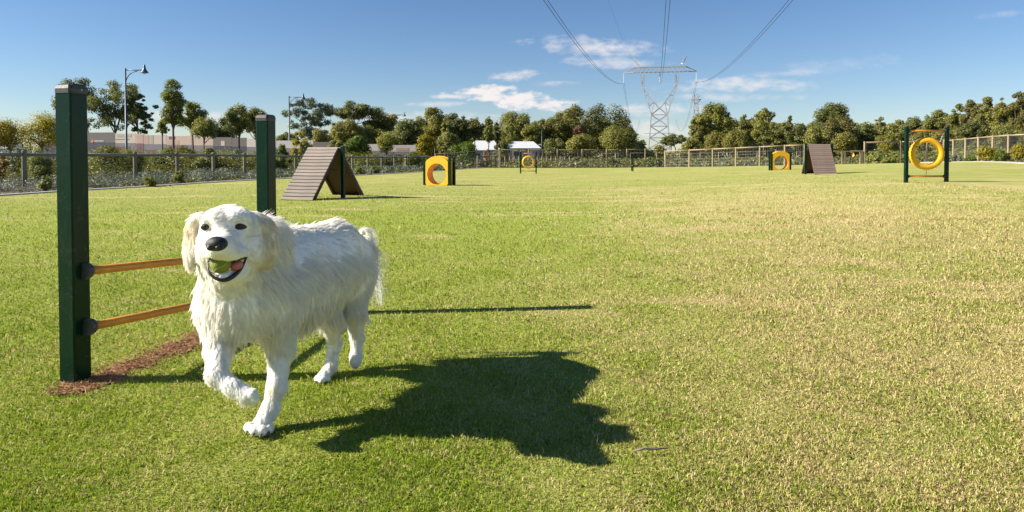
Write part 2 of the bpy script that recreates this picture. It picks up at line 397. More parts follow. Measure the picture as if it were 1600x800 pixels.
# concrete edge beside the lawn, left
def strip(name, pts, w, h, mat, label=None):
    mb = MB(); pts = [Vector((x, y, 0)) for x, y in pts]; L = []
    for i, p in enumerate(pts):
        a, b = pts[max(i-1, 0)], pts[min(i+1, len(pts)-1)]; t = (b-a).normalized(); n = Vector((-t.y, t.x, 0))
        for q in (p+n*w/2, p-n*w/2): L.append((q.x, q.y, g(q.x, q.y)))
    n = len(pts); vs = [(x, y, z+h) for x, y, z in L]+[(x, y, z-.05) for x, y, z in L]; m = 2*n; fs = []
    for i in range(n-1):
        a, b, c, d = 2*i, 2*i+1, 2*i+3, 2*i+2
        fs += [(a, b, c, d), (a+m, d+m, c+m, b+m), (a, d, d+m, a+m), (b, b+m, c+m, c)]
    mb.add(vs, fs); return tag(mb.build(name, mat), kind='structure')
strip('lawn_edging', [tuple(bed(s, 3.0)) for s in np.linspace(-14, 36, 60)], .16, .03, M_concrete)
strip('footpath', [(22.2, 20), (22.9, 24), (23.5, 28), (24.0, 31.5), (26.3, 38), (27.9, 43.8), (28.2, 47)], .9, .03, M_concrete)

# grass blades
rng = np.random.default_rng(5)
def blades(n, y0, y1, hgt, wid, seed, segs=2):
    rng = np.random.default_rng(seed)
    px = rng.uniform(-90, 1690, n); py = rng.uniform(y1, y0, n)
    Z = CAMZ*F/(py-245.2); x = (px-CX)/F*Z; z = G(x, Z)
    Z = Z*(CAMZ-z)/CAMZ; x = (px-CX)/F*Z
    keep = (soil_d(x, Z) > rng.uniform(.0, .13, n)) & (x > -10.1+.2287*(Z-17.63)) & (rng.random(n) < np.exp(-np.maximum(Z-9, 0)/8))
    x, Z = x[keep], Z[keep]; n = len(x); z = G(x, Z)
    cl = np.sin(x*7+1.3*np.sin(Z*5))*np.sin(Z*6.1+np.sin(x*4))*.25+1
    ff = np.maximum(Z/2.4, .75)**.62
    h = hgt*rng.lognormal(0, .3, n)*ff*cl; w = wid*rng.uniform(.7, 1.3, n)*ff
    th = rng.uniform(0, 2*np.pi, n); ph = rng.uniform(0, 2*np.pi, n); lean = rng.uniform(.15, 1.35, n)
    sx, sy = np.cos(th)*w/2, np.sin(th)*w/2
    ux, uy, uz = np.cos(ph)*np.sin(lean), np.sin(ph)*np.sin(lean), np.cos(lean)
    B = np.column_stack((x, Z, z-.002)); S = np.column_stack((sx, sy, np.zeros(n)))
    T = B+np.column_stack((ux, uy, uz))*h[:, None]
    Mi = B+np.column_stack((ux*.35, uy*.35, uz*.62+.05))*h[:, None]
    return B, S, Mi, T
B, S, Mi, T = blades(420000, 830, 330, .0118, .0029, 11)
n = len(B)
V = np.stack((B-S, B+S, Mi+S*.75, T, Mi-S*.75), 1).reshape(-1, 3)
me = fast_mesh('grass', V, 5, M_blade)
tag(link('grass', me), 'short clipped mixed green and straw coloured grass covering the lawn', 'grass', kind='stuff')
B, S, Mi, T = blades(130000, 332, 270, .010, .0034, 12)
me = fast_mesh('grass', np.stack((B-S, B+S, T), 1).reshape(-1, 3), 3, M_blade)
tag(link('distant_grass', me), 'fine short grass on the far half of the lawn', 'grass', kind='stuff')

# bare red soil under the bar jump
rows = []
for t in np.linspace(-.10, 1.12, 70):
    a = np.array((-1.60, 2.50)); b = np.array((-1.38, 3.60)); c = a+(b-a)*t; nn_ = np.array((.981, -.196))
    w = .060+.022*math.sin(t*9+2)+.015*math.sin(t*31)
    w *= min(1, max(.05, (t+.12)*9), max(.05, (1.14-t)*7))
    rows.append([tuple(c+nn_*w*k+nn_*.02*math.sin(t*40+k*3)) for k in np.linspace(-1, 1.25, 9)])
M_soil = surf('red_soil', (.25, .105, .035), .95, .45, 18, 1.0, c2=(.42, .22, .09), bscale=60)
sheet('soil_patch', rows, M_soil, dz=.006)
rr = random.Random(3); mb = MB()
for k in range(2600):
    t = rr.uniform(-.09, 1.03); o = rr.gauss(.01, .06)
    x = -1.60+.22*t+.981*o; y = 2.50+1.10*t-.196*o
    l = rr.uniform(.005, .022); an = rr.uniform(0, 6.28); z = g(x, y)+.008
    d = Vector((math.cos(an), math.sin(an), rr.uniform(-.2, .6))).normalized()*l
    mb.bar((x, y, z), Vector((x, y, z))+d, rr.uniform(.001, .0026))
tag(mb.build('bark_litter', surf('red_bark', (.27, .115, .045), .9, .4, 40, .2, c2=(.46, .25, .12))), 'reddish bark shreds and soil crumbs under the bar jump', 'bark litter', kind='stuff')
# stick lying on the grass
p = P(1015, 713, CAMZ*F/(713-245.2)); z0 = g(p.x, p.y)+.016
MB().tube([(p.x-.05, p.y-.01, z0), (p.x-.015, p.y+.002, z0+.004), (p.x+.02, p.y, z0+.003), (p.x+.055, p.y+.012, z0)], [.002, .0035, .003, .0015], 7).build('stick', M_stick, smooth=True)
tag(bpy.data.objects['stick'], 'short brown stick lying on the grass right of the dog shadow', 'stick')

rng = np.random.default_rng(41); Vq = []
for k in range(120):
    px, py = rng.uniform(-40, 1640), 250+580*rng.random()**.8
    if py < 300: continue
    Z = CAMZ*F/(py-245.2); x = (px-CX)/F*Z; z = g(x, Z)+.006; l = rng.uniform(.005, .012)*max(Z/3, 1)**.5; w = l*rng.uniform(.25, .5); an = rng.uniform(0, 6.28)
    a = np.array((math.cos(an), math.sin(an), rng.uniform(-.3, .3)))*l; b = np.array((-math.sin(an), math.cos(an), rng.uniform(-.5, .5)))*w; c = np.array((x, Z, z)); up_ = np.array((0, 0, l*.25))
    Vq += [c-a, c-b+up_, c+a, c+b+up_]
M_litter = leafmat('dry_leaf', (.24, .16, .09), (.52, .43, .30), .15)
tag(link('leaf_litter', fast_mesh('leaf_litter', Vq, 4, M_litter)), 'dry pale leaves and bits scattered over the lawn', 'leaf litter', kind='stuff')
# ------------------------------------------------------------------ bar jump in front
def post_at(base, top_z, w, ang, parent, cap=True, mat=None):
    M = Matrix.Rotation(ang, 3, 'Z'); h = top_z-base.z
    o = MB().box((0, 0, (h-.035)/2-.05), (w, w, h-.035+.1), M, w*.07).build('post', mat or M_green, parent, loc=base-parent.location)
    if cap:
        mb = MB(); n = 8
        lv = [(1.06, h-.035), (1.08, h-.018), (1.0, h-.006), (.80, h), (.01, h+.001)]
        hx = w/2; b = w*.12
        prof = [(-hx+b,-hx),(hx-b,-hx),(hx,-hx+b),(hx,hx-b),(hx-b,hx),(-hx+b,hx),(-hx,hx-b),(-hx,-hx+b)]
        mb.v = [tuple(M @ Vector((x*s, y*s, z))) for s, z in lv for x, y in prof]
        mb.f = [(i*n+k, i*n+(k+1) % n, (i+1)*n+(k+1) % n, (i+1)*n+k) for i in range(len(lv)-1) for k in range(n)]+[tuple(range(n-1, -1, -1))]
        mb.build('post_cap', M_cap, o, smooth=False)
    return o
b1 = P(118.5, 592, 2.56); b1.z = g(b1.x, b1.y); b2 = P(418, 500, 3.70); b2.z = g(b2.x, b2.y)
jump = thing('bar_jump', 'dark green bar jump with two sloping yellow poles beside the dog', 'dog agility jump', loc=b1, group=None)
dirn = math.atan2(b2.y-b1.y, b2.x-b1.x); 
post_at(b1, P(112, 131, 2.54).z, .0755, dirn, jump); post_at(b2, P(418, 180, 3.74).z, .0755, dirn, jump)
for (pa, pb) in (((147, 422), (408, 395)), ((152, 508), (408, 456))):
    a = P(*pa, 2.60)-b1; b = P(*pb, 3.70)-b1; d = (b-a).normalized()
    MB().tube([a-d*.01, b+d*.02], .0165, 14).build('pole', M_pipe, jump, smooth=True)
    for q, s in ((a-d*.040, 1), (b+d*.03, -1)):
        Mq = Matrix.Translation(q) @ (d*s).to_track_quat('Z', 'Y').to_matrix().to_4x4()
        MB().lathe([(.001, -.015), (.032, -.014), (.0325, .004), (.030, .012), (.024, .020), (.019, .023), (.001, .023)], 16, Mq).build('pole_cup', M_cap, jump, smooth=False)
# pegs with the small screw near the top of the post
MB().ball(P(126.5, 140.5, 2.53)-b1+Vector((0.0, 0.004, 0)), .0035, 8).build('screw', M_steel, jump)

# ------------------------------------------------------------------ A-frame ramps
def a_frame(loc, rotz, label, w=.70, h=1.0, run=.84, mat=M_plank, n=16):
    t = thing('a_frame_ramp', label, 'agility ramp', loc, rotz, 'wooden A-frame ramps on the lawn')
    L = math.hypot(h, run); pitch = L/n; pm = MB().box((0, 0, 0), (w, pitch*.80, .026)).mesh('plank', mat)
    for sgn in (-1, 1):
        dv = Vector((0, sgn*run, -h)).normalized(); nv = Vector((0, sgn*h, run)).normalized()
        Mr = Matrix((Vector((1, 0, 0)), dv, nv)).transposed()
        if Mr.determinant() < 0: Mr = Matrix((Vector((-1, 0, 0)), dv, nv)).transposed()
        top = Vector((0, sgn*.035, h))
        for k in range(n):
            c = top+dv*(pitch*(k+.5))+nv*(.002*((k*7) % 3))
            o = link('plank', pm, t); o.matrix_local = Matrix.Translation(c) @ Mr.to_4x4()
        c = top+dv*L/2-nv*.022
        o = MB().box((0, 0, 0), (w-.05, L-.02, .012)).build('backing_panel', M_panel, t); o.matrix_local = Matrix.Translation(c) @ Mr.to_4x4()
        for sx in (-1, 1):
            o = MB().box((0, 0, 0), (.04, L, .06)).build('stringer', M_stringer, t)
            o.matrix_local = Matrix.Translation(top+dv*L/2-nv*.045+Vector((sx*(w/2-.022), 0, 0))) @ Mr.to_4x4()
    MB().tube([(-w/2-.1, 0, h-.09), (w/2+.1, 0, h-.09)], .018, 8).build('hinge_bar', M_cap, t)
    MB().tube([(-w/2+.02, 0, h*.55), (w/2-.02, 0, h*.55)], .012, 6).build('cross_tie', M_cap, t)
    for sx in (-1, 1):
        o = MB().box((sx*(w/2+.075), 0, (h+.02)/2-.03), (.07, .07, h+.08), None, .006).build('post', M_green, t)
        MB().box((sx*(w/2+.075), 0, h+.02), (.075, .075, .02), None, .01).build('post_cap', M_cap, o)
    return t
q = at(507, 13.5); a_frame((q.x, q.y, q.z-.01), R(-20), 'weathered wooden A-frame ramp beside the yellow tunnel, left half of lawn')
q = at(1279, 22.9); a_frame((q.x, q.y, q.z-.01), R(-9), 'brown slatted A-frame ramp at the right beside the smaller yellow tunnel', w=.68, run=.80, mat=M_plank2, n=15)

# ------------------------------------------------------------------ tunnels
def tunnel(loc, rotz, label, w=.80, d=.36, h=.84):
    t = thing('tunnel', label, 'agility tunnel', loc, rotz, 'yellow agility tunnels')
    r = .312; cz = r+.02; n = 48
    def outer(a):
        c, s = math.cos(a), math.sin(a); hw = w/2-.035
        k = hw/max(abs(c), 1e-6)
        if s >= 0:
            # low arch on top: ellipse above shoulder
            best = None
            for q in np.linspace(.1, 1.2, 400):
                x, z = q*c, cz+q*s; top = .71+.15*(1-(x/hw)**2) if abs(x) <= hw else 0
                if z > top or abs(x) > hw: break
                best = q
            k = best
        else: k = min(k, (cz-.005)/max(-s, 1e-6))
        return (k*c, cz+k*s)
    for y0, y1 in ((-d/2, -d/2+.03), (d/2-.03, d/2)):
        mb = MB(); vs = []
        for y in (y0, y1):
            for k in range(n):
                a = 2*math.pi*k/n; vs.append((r*math.cos(a), y, cz+r*math.sin(a)))
            for k in range(n):
                x, z = outer(2*math.pi*k/n); vs.append((x, y, z))
        fs = []
        for k in range(n):
            j = (k+1) % n
            fs += [(k, n+k, n+j, j), (2*n+k, 2*n+j, 3*n+j, 3*n+k), (n+k, 3*n+k, 3*n+j, n+j), (k, j, 2*n+j, 2*n+k)]
        mb.add(vs, fs).build('end_panel', M_yellow, t)
    mb = MB(); m = 17; vs = []; fs = []          # barrel lining
    for i in range(m):
        y = -d/2+.031+(d-.062)*i/(m-1); rr_ = r+.006+.006*math.cos(i*math.pi)
        for k in range(n): a = 2*math.pi*k/n; vs.append((rr_*math.cos(a), y, cz+rr_*math.sin(a)))
    fs = [(i*n+k, (i+1)*n+k, (i+1)*n+(k+1) % n, i*n+(k+1) % n) for i in range(m-1) for k in range(n)]
    smooth_by_angle(mb.add(vs, fs).build('barrel', M_yellow_in, t))
    mb = MB(); vs = []; na = 33; m = 13          # ribbed cover
    for i in range(m):
        y = -d/2+.031+(d-.062)*i/(m-1); ex = .010*(1 if i % 2 else -1)-.006
        for k in range(na):
            a = math.pi*1.28-(math.pi*1.56)*k/(na-1); a = math.pi/2-(a-math.pi/2)
            x, z = outer(a); s = 1+ex/.4; vs.append((x*s, y, cz+(z-cz)*s))
    fs = [(i*na+k, (i+1)*na+k, (i+1)*na+k+1, i*na+k+1) for i in range(m-1) for k in range(na-1)]
    mb.add(vs, fs).build('ribbed_cover', M_yellow, t, smooth=False)
    for sx in (-1, 1):
        for sy in (-1, 1):
            o = MB().box((sx*(w/2+.012), sy*(d/2-.03), h*.48-.02), (.068, .068, h*.96+.08), None, .006).build('post', M_green, t)
            MB().box((sx*(w/2+.012), sy*(d/2-.03), h*.96+.03), (.075, .075, .02), None, .01).build('post_cap', M_cap, o)
    return t
q = at(686.5, 20.15); tunnel((q.x, q.y, q.z), R(-21), 'larger looking yellow barrel tunnel beside the left wooden ramp')
q = at(1218.5, 30.7); tunnel((q.x, q.y, q.z), R(-4), 'yellow barrel tunnel just left of the brown slatted ramp', w=.80)

# ------------------------------------------------------------------ tyre jumps
def tyre_jump(loc, rotz, label, w=.90, h=1.2, tyre_rot=0.0, R0=.278, r0=.072, chains=True, lean=0):
    t = thing('tyre_jump', label, 'agility tyre', loc, rotz, 'yellow tyre jumps')
    for sx in (-1, 1):
        o = MB().box((sx*w/2, 0, h/2-.04), (.068, .068, h+.04), None, .006).build('post', M_green, t)
        MB().box((sx*w/2, 0, h-.012), (.074, .074, .025), None, .012).build('post_cap', M_cap, o)
        for z in (.135, h-.10):
            MB().tube([(sx*(w/2-.043), 0, z), (sx*(w/2-.075), 0, z)], [.04, .028], 10).build('bracket', M_cap, t)
    for z in (.135, h-.10):
        MB().tube([(-w/2+.05, 0, z), (w/2-.05, 0, z)], .02, 10).build('crossbar', M_pipe, t, smooth=True)
    cz = .615; M = Matrix.Rotation(tyre_rot, 4, 'Z')
    mb = MB(); n = 56; m = 18; vs = []
    for i in range(n):
        a = 2*math.pi*i/n
        for k in range(m):
            b = 2*math.pi*k/m; cr, cw = r0*math.cos(b), .082*math.sin(b)
            cr = math.copysign(abs(cr)**.8*r0**.2, cr)
            if cr > r0*.72 and i % 2 == 0: cr -= .012                       # tread blocks
            if cr < -r0*.5: cr = -r0*.5                                      # open inner rim
            q = M @ Vector(((R0+cr)*math.cos(a), cw, (R0+cr)*math.sin(a))); vs.append((q.x, q.y, q.z+cz))
    fs = [(i*m+k, i*m+(k+1) % m, ((i+1) % n)*m+(k+1) % m, ((i+1) % n)*m+k) for i in range(n) for k in range(m)]
    tyre = mb.add(vs, fs).build('tyre', M_yellow, t); smooth_by_angle(tyre, 50)
    def chain(a, b, nm='chain'):
        a, b = Vector(a), Vector(b); L = (b-a).length; k = max(3, int(L/.028)); mb = MB(); d = (b-a).normalized()
        for i in range(k):
            c = a+(b-a)*((i+.5)/k); u_ = d.orthogonal().normalized(); 
            if i % 2: u_ = d.cross(u_)
            mb.tube([c+d*.019*math.cos(x)+u_*.010*math.sin(x) for x in np.linspace(0, 2*math.pi, 8, endpoint=False)], .0035, 5, closed=True)
        mb.build(nm, M_chain, t)
    RT = R0+r0*.9
    for sx in (-1, 1):
        q = M @ Vector((sx*RT*.74, 0, RT*.66)); chain((q.x, q.y, q.z+cz), (sx*(w/2-.07), 0, h-.11))
    chain((0, 0, cz-RT), (0, 0, .155))
    q = M @ Vector((-.235, -.085, .14)); MB().tube([(q.x, q.y, q.z+cz), (q.x, q.y-.012, q.z+cz)], .014, 8).build('bolt', M_cap, t)
    return t
q = at(1447.5, 14.5); tyre_jump((q.x, q.y, q.z-.01), R(5), 'largest looking yellow tyre hung between green posts at far right', w=.91, h=1.2, tyre_rot=R(-14))
q = at(825.5, 36.6); tyre_jump((q.x, q.y, q.z), 0, 'small yellow tyre between green posts near the back fence, left of the pylon', w=.84, h=1.18)
q = at(1331.5, 66); tyre_jump((q.x, q.y, q.z+.15), R(38), 'tiny yellow tyre seen beyond the timber gate right of the brown ramp', w=.75, h=1.05)

# distant bar jump seen end on
q = at(988, 42); t = thing('bar_jump', 'far bar jump seen end on as two dark posts close together', 'dog agility jump', q, R(80), None)
for k, s in ((0, -1), (1, 1)):
    MB().box((s*.60, s*.038, .46), (.07, .07, 1.02), None, .006).build('post', M_green, t)
MB().tube([(-.56, -.03, .35), (.56, .03, .35)], .017, 8).build('pole', M_pipe, t)

# ------------------------------------------------------------------ fences
def fence(name, label, pts, hp, post_mat, rail_mat, post_r=.05, rails=(.9,), rail_r=.035, square=False, wires=(), group=None, post_over=.0, rail_side=None):
    o0 = Vector((pts[0][0], pts[0][1], g(*pts[0]))); t = thing(name, label, 'fence', o0, 0, group)
    B = [Vector((x, y, g(x, y))) for x, y in pts]
    hp = hp if hasattr(hp, '__len__') else [hp]*len(pts)
    pmesh = {}
    for b, h in zip(B, hp):
        k = round(h, 2)
        if k not in pmesh:
            mb = MB()
            if square: mb.box((0, 0, (h-.1)/2), (post_r*2, post_r*2, h+.1), None, .008)
            else: mb.tube([(0, 0, -.1), (0, 0, h-.015), (0, 0, h)], [post_r, post_r, post_r*.72], 10)
            pmesh[k] = mb.mesh('post', post_mat); 
        link('post', pmesh[k], t, b-o0, random.uniform(0, 3))
    for i in range(len(B)-1):
        a, b = B[i]-o0, B[i+1]-o0; ha, hb = hp[i], hp[i+1]
        for f in rails:
            za, zb = Vector((0, 0, ha*f)), Vector((0, 0, hb*f)); d = (b-a).normalized()
            A, C = a+za+d*(post_r-.004), b+zb-d*(post_r-.004)
            MB().tube([A, C], rail_r, 8).build('rail', rail_mat, t, smooth=True)
        if wires:
            mb = MB()
            for f in wires:
                mb.tube([a+Vector((0, 0, ha*f))+Vector((0, -post_r-.006, 0)), b+Vector((0, 0, hb*f))+Vector((0, -post_r-.006, 0))], .006, 4)
            if len(wires) > 3:
                L_ = (b-a).length; off = Vector((0, -post_r-.006, 0))
                for j in range(1, int(L_/.12)):
                    f_ = j*.12/L_; q = a.lerp(b, f_)+off; mb.tube([q+Vector((0, 0, .05)), q+Vector((0, 0, (ha+(hb-ha)*f_)*.93))], .005, 3, caps=False)
            mb.build('fence_wire', M_wire, t)
    return t
def Lf(k): Z = 18.3*(1+.104*k); return (FP[0]+FD[0]/FD[1]*(Z-18.3), Z)
pts = [Lf(k) for k in range(-3, 18)]
fence('post_and_rail_fence', 'grey timber post and rail fence running along the garden bed at left', pts, .96, M_timber_grey, M_rail_grey, .062, (.885,), .046, wires=(.25, .5, .7))
c17 = Lf(17)
bp = lambda px, Z: ((px-CX)/F*Z, Z)
pts = [c17, bp(780.5, 53.4), bp(826, 53.4), bp(871, 53.4), bp(909.6, 53.4), bp(947.7, 53.4), bp(979.5, 53.4), bp(1008, 53.5), bp(1038.5, 53.6)]
fence('wire_fence', 'thin timber post and wire fence across the back of the lawn left of the pylon', pts, [1.1]+[1.48]*7+[1.30], M_timber, M_timber_grey, .055, (.96,), .022, wires=(.2, .4, .6, .8))
pts = [bp(1039.5, 53.5), bp(1077, 51.8), bp(1113.6, 50.2), bp(1149.6, 48.8), bp(1187, 47.5), bp(1226, 46.6), bp(1257, 46.0)]
fence('timber_rail_fence', 'pale timber fence with thick top rail rising right behind the yellow tunnel', pts, [1.3, 1.34, 1.36, 1.37, 1.38, 1.40, 1.40], M_timber, M_timber, .062, (.955,), .046, wires=(.15, .3, .45, .6, .75))
pts = [bp(1350.5, 46.2), bp(1406.5, 46.4), bp(1448, 46.4), bp(1474, 46.2), bp(1489, 45.2), bp(1508, 43.4), bp(1528, 41.6), bp(1550.6, 39.8), bp(1575, 38.0), bp(1603, 36.2), bp(1634, 34.4), bp(1668, 32.6)]
fence('timber_rail_fence', 'tall pale timber fence climbing to the right edge behind the big tyre', pts, [1.5, 1.5, 1.5, 1.5]+[1.5]*8, M_timber, M_timber, .06, (.955,), .042, wires=(.15, .3, .45, .6, .75))
# gate
gx0, gx1 = bp(1300, 46.2), bp(1347, 46.2); go = Vector((gx0[0], gx0[1], g(*gx0)))
gt = thing('timber_gate', 'low pale timber gate with wire infill between the brown ramp and big tyre', 'gate', go)
gw = gx1[0]-gx0[0]
for x, wd in ((0, .11), (.68, .12), (.86, .09), (gw-.12, .10), (gw, .12)):
    MB().box((x, 0, .40), (wd, .10, .90), None, .008).build('post', M_timber, gt)
MB().box((gw/2, -.03, .87), (gw+.1, .05, .07)).build('top_rail', M_timber, gt)
mb = MB()
for z in (.2, .35, .5, .65): mb.tube([(0, .02, z), (gw, .02, z)], .006, 4)
mb.build('fence_wire', M_wire, gt)
# second fence behind the back fence
pts = [bp(x, 72) for x in (940, 985, 1026, 1062, 1094, 1123, 1152, 1183, 1212, 1245, 1290, 1330, 1380)]
fence('wire_fence', 'farther thin post and wire fence out in the scrub beyond the back fence', pts, 1.25, M_timber, M_timber_grey, .05, (.97,), .018, wires=(.4, .7))
# fence with many pales, left of centre beyond the lawn
pts = [((x-CX)/F*Z, Z) for x, Z in zip(np.linspace(746, 890, 21), np.linspace(57, 72, 21))]
fence('pale_fence', 'close set grey timber paling fence behind the small tyre at centre left', pts, .95, M_timber, M_timber_grey, .055, (.93, .5), .03)
pts = [((x-CX)/F*Z, Z) for x, Z in ((778, 76), (790, 75.5), (802, 75), (814, 74.5), (826, 74))]
fence('pale_fence', 'short grey paling fence before the white roofed shed', pts, 1.7, M_timber_grey, M_timber_grey, .06, (.93,), .03)

# ------------------------------------------------------------------ street lamps
def lamp(px, ytop, Z, reach, label):
    b = at(px, Z); h = CAMZ+(245-ytop)*Z/F-b.z
    t = thing('street_lamp', label, 'street lamp', b, 0, 'street lamps along the road')
    MB().tube([(0, 0, -.1), (0, 0, .9), (0, 0, 1.0), (0, 0, h)], [.13, .13, .085, .06], 12).build('pole', M_lamp, t, smooth=True)
    MB().tube([(0, 0, h-.14), (reach, 0, h-.14)], .035, 8).build('arm', M_lamp, t, smooth=True)
    MB().tube([(reach*.62*(1-math.cos(a)), 0, h-1.25+1.02*math.sin(a)) for a in np.linspace(0, math.pi/2, 9)], .03, 8).build('brace', M_lamp, t, smooth=True)
    hd = MB().lathe([(.001, .38), (.06, .36), (.085, .20), (.11, .05), (.20, -.10), (.28, -.22), (.29, -.24), (.25, -.23), (.001, -.21)], 18, Matrix.Translation((reach, 0, h-.1))).build('lamp_shade', M_lamp, t, smooth=True)
    MB().ball((reach, 0, h-.34), (.17, .17, .08), 12).build('lens', M_glass, hd, smooth=True)
lamp(198, 107, 51, 1.42, 'tall blue grey street lamp nearest the left, before the hoarding')
lamp(452.5, 150, 75, 1.55, 'blue grey street lamp left of the open crowned blue gum')
lamp(615.5, 178, 112, 1.75, 'smallest looking street lamp rising from trees above the yellow tunnel')
# small white sign on a slim pole
b = at(846.5, 70); t = thing('street_sign', 'slim pole carrying a small white blade sign beyond the small tyre', 'street sign', b)
MB().tube([(0, 0, 0), (0, 0, 3.6)], .03, 8).build('pole', M_lamp, t, smooth=True)
MB().box((-.16, 0, 2.1-b.z), (.36, .03, .12)).build('blade', M_white, t)

# ------------------------------------------------------------------ hoarding
M_hgrey = surf('hoarding_taupe', (.13, .112, .098), .75, .06, 1, .0); M_hnavy = surf('hoarding_navy', (.035, .036, .058), .7, .08, 1, 0)
M_hcream = surf('hoarding_cream', (.47, .40, .32), .75, .05, 1, 0); M_hpink = surf('hoarding_skin', (.42, .28, .23), .75, .08, 1.5, 0)
M_hplum = surf('hoarding_plum', (.15, .07, .09), .75, .2, 3, 0); M_hwhite = surf('hoarding_white', (.50, .45, .41), .75, .05, 1, 0); M_hpeach = surf('hoarding_peach', (.46, .34, .265), .75, .05, 1, 0)
M_hslate = surf('hoarding_slate', (.17, .155, .165), .75, .1, 2, 0); M_horange = surf('emblem_orange', (.55, .19, .09), .7, .05, 1, 0); M_hsage = surf('hoarding_sage', (.33, .33, .25), .75, .05, 1, 0)
hx = [(60, 60, 204), (140, 58.8, 206), (181, 58.2, 208), (213, 57.7, 209), (226, 57.5, 210), (261, 57, 212), (300, 56.4, 213), (334, 55.9, 214), (363, 55.5, 215), (386, 55.2, 215.5), (432, 54.6, 218), (490, 54, 221), (526, 53.6, 222.5), (560, 53.2, 224), (606, 52.8, 226), (650, 52.5, 227)]
cols = ['g', 'g', 'c', 'p', 'c', 'f', 'k', 'g', 'l', 'w', 'w', 'g', 'w', 'w', 'w']
h0 = Vector(((140-CX)/F*58.8, 58.8, 0)); ho = thing('hoarding', 'long advertising hoarding with pictures and a navy base behind the garden bed', 'hoarding', h0)
TOPH = 2.46; WM = {}
for i, c in enumerate(cols):
    (pa, Za, ya), (pb, Zb, yb_) = hx[i], hx[i+1]; HZ = (CAMZ+(245-(ya+yb_)/2)*Za/F)/TOPH
    a = Vector(((pa-CX)/F*Za, Za, 0)); b = Vector(((pb-CX)/F*Zb, Zb, 0)); d = (b-a).normalized(); L = (b-a).length
    M = Matrix((d, Vector((-d.y, d.x, 0)), Vector((0, 0, 1)))).transposed(); mid = (a+b)/2; zz = 0.0
    def sl(x0, x1, z0, z1, mat, nm='panel', par=ho, lift=0.0, th=.06):
        z0, z1 = [(1.76+(z_-1.35)*.63 if z0 >= 1.35 else z_*1.305)*HZ for z_ in (z0, z1)]; c_ = a+d*(L*(x0+x1)/2); o = MB().box((0, 0, 0), (L*(x1-x0)-(.02 if nm == 'panel' else 0), th, z1-z0)).build(nm, mat, par)
        n_ = Vector((d.y, -d.x, 0)); p_ = c_+n_*lift+Vector((0, 0, (z0+z1)/2))
        W = Matrix.Translation(p_-h0) @ M.to_4x4()
        WM[o.name] = W; o.matrix_local = WM[par.name].inverted() @ W if par is not ho else W
        return o
    up = {'g': M_hgrey, 'c': M_hcream, 'p': M_hcream, 'f': M_hpeach, 'k': M_hpeach, 'l': M_hgrey, 'w': M_hwhite}[c]
    lo = {'g': M_hnavy, 'c': M_hslate, 'p': M_hslate, 'f': M_hslate, 'k': M_hslate, 'l': M_hnavy, 'w': M_hslate}[c]
    pu = sl(0, 1, 1.35, TOPH, up); pl = sl(0, 1, .05, 1.345, lo)
    if i == 1:
        # logo: round emblem and white lettering across the join of the bands
        fc = bpy.data.curves.new('lettering', 'FONT'); fc.body = 'bennett'; fc.size = .30; fc.extrude = .006; fc.materials.append(M_white)
        tmp = bpy.data.objects.new('lettering', fc); col.objects.link(tmp); bpy.context.view_layer.update(); lm = bpy.data.meshes.new_from_object(tmp); bpy.data.objects.remove(tmp); lm.name = 'lettering'; tx = link('lettering', lm, ho)
        n_ = Vector((d.y, -d.x, 0)); org = a+d*(L*.22)+n_*.045+Vector((0, 0, 1.775*HZ))
        tx.matrix_local = Matrix.Translation(org-h0) @ Matrix((d, Vector((0, 0, 1)), n_)).transposed().to_4x4()
        org = a+d*(L*.14)+n_*.04+Vector((0, 0, 1.83*HZ))
        e = MB().lathe([(.001, 0), (.13, 0), (.13, .02), (.001, .02)], 20).build('emblem', M_horange, ho)
        e.matrix_local = Matrix.Translation(org-h0) @ Matrix((d, Vector((0, 0, 1)), n_)).transposed().to_4x4()
    if i == 2:
        sl(.06, .72, .12, 1.15, M_hplum, 'picture', pl, .036, .01); sl(.02, .7, 1.72, 1.80, M_hslate, 'picture', pu, .036, .01); sl(.1, .8, 2.05, 2.35, M_hsage, 'picture', pu, .036, .01)
    if i == 3: sl(.1, .9, 1.36, 2.40, M_hpink, 'picture', pu, .036, .01); sl(.1, .9, .3, 1.33, M_hplum, 'picture', pl, .036, .01)
    if i == 4: sl(.02, .22, 1.36, 2.44, M_hpink, 'picture', pu, .036, .01); sl(.28, .42, 1.36, 2.42, M_hsage, 'picture', pu, .036, .01); sl(.12, .5, .7, 1.0, M_hplum, 'picture', pl, .036, .01)
    if i == 5: sl(.05, .5, 1.36, 1.9, M_hpink, 'picture', pu, .036, .01); sl(.1, .35, 2.05, 2.4, M_hplum, 'picture', pu, .036, .01); sl(.1, .7, .5, 1.3, M_hplum, 'picture', pl, .036, .01)
    if i == 7: sl(.42, .62, 1.36, 2.0, M_hcream, 'picture', pu, .036, .01)
    if i in (9, 14): sl(.3, .75, 1.5, 2.0, M_hpink, 'picture', pu, .036, .01)

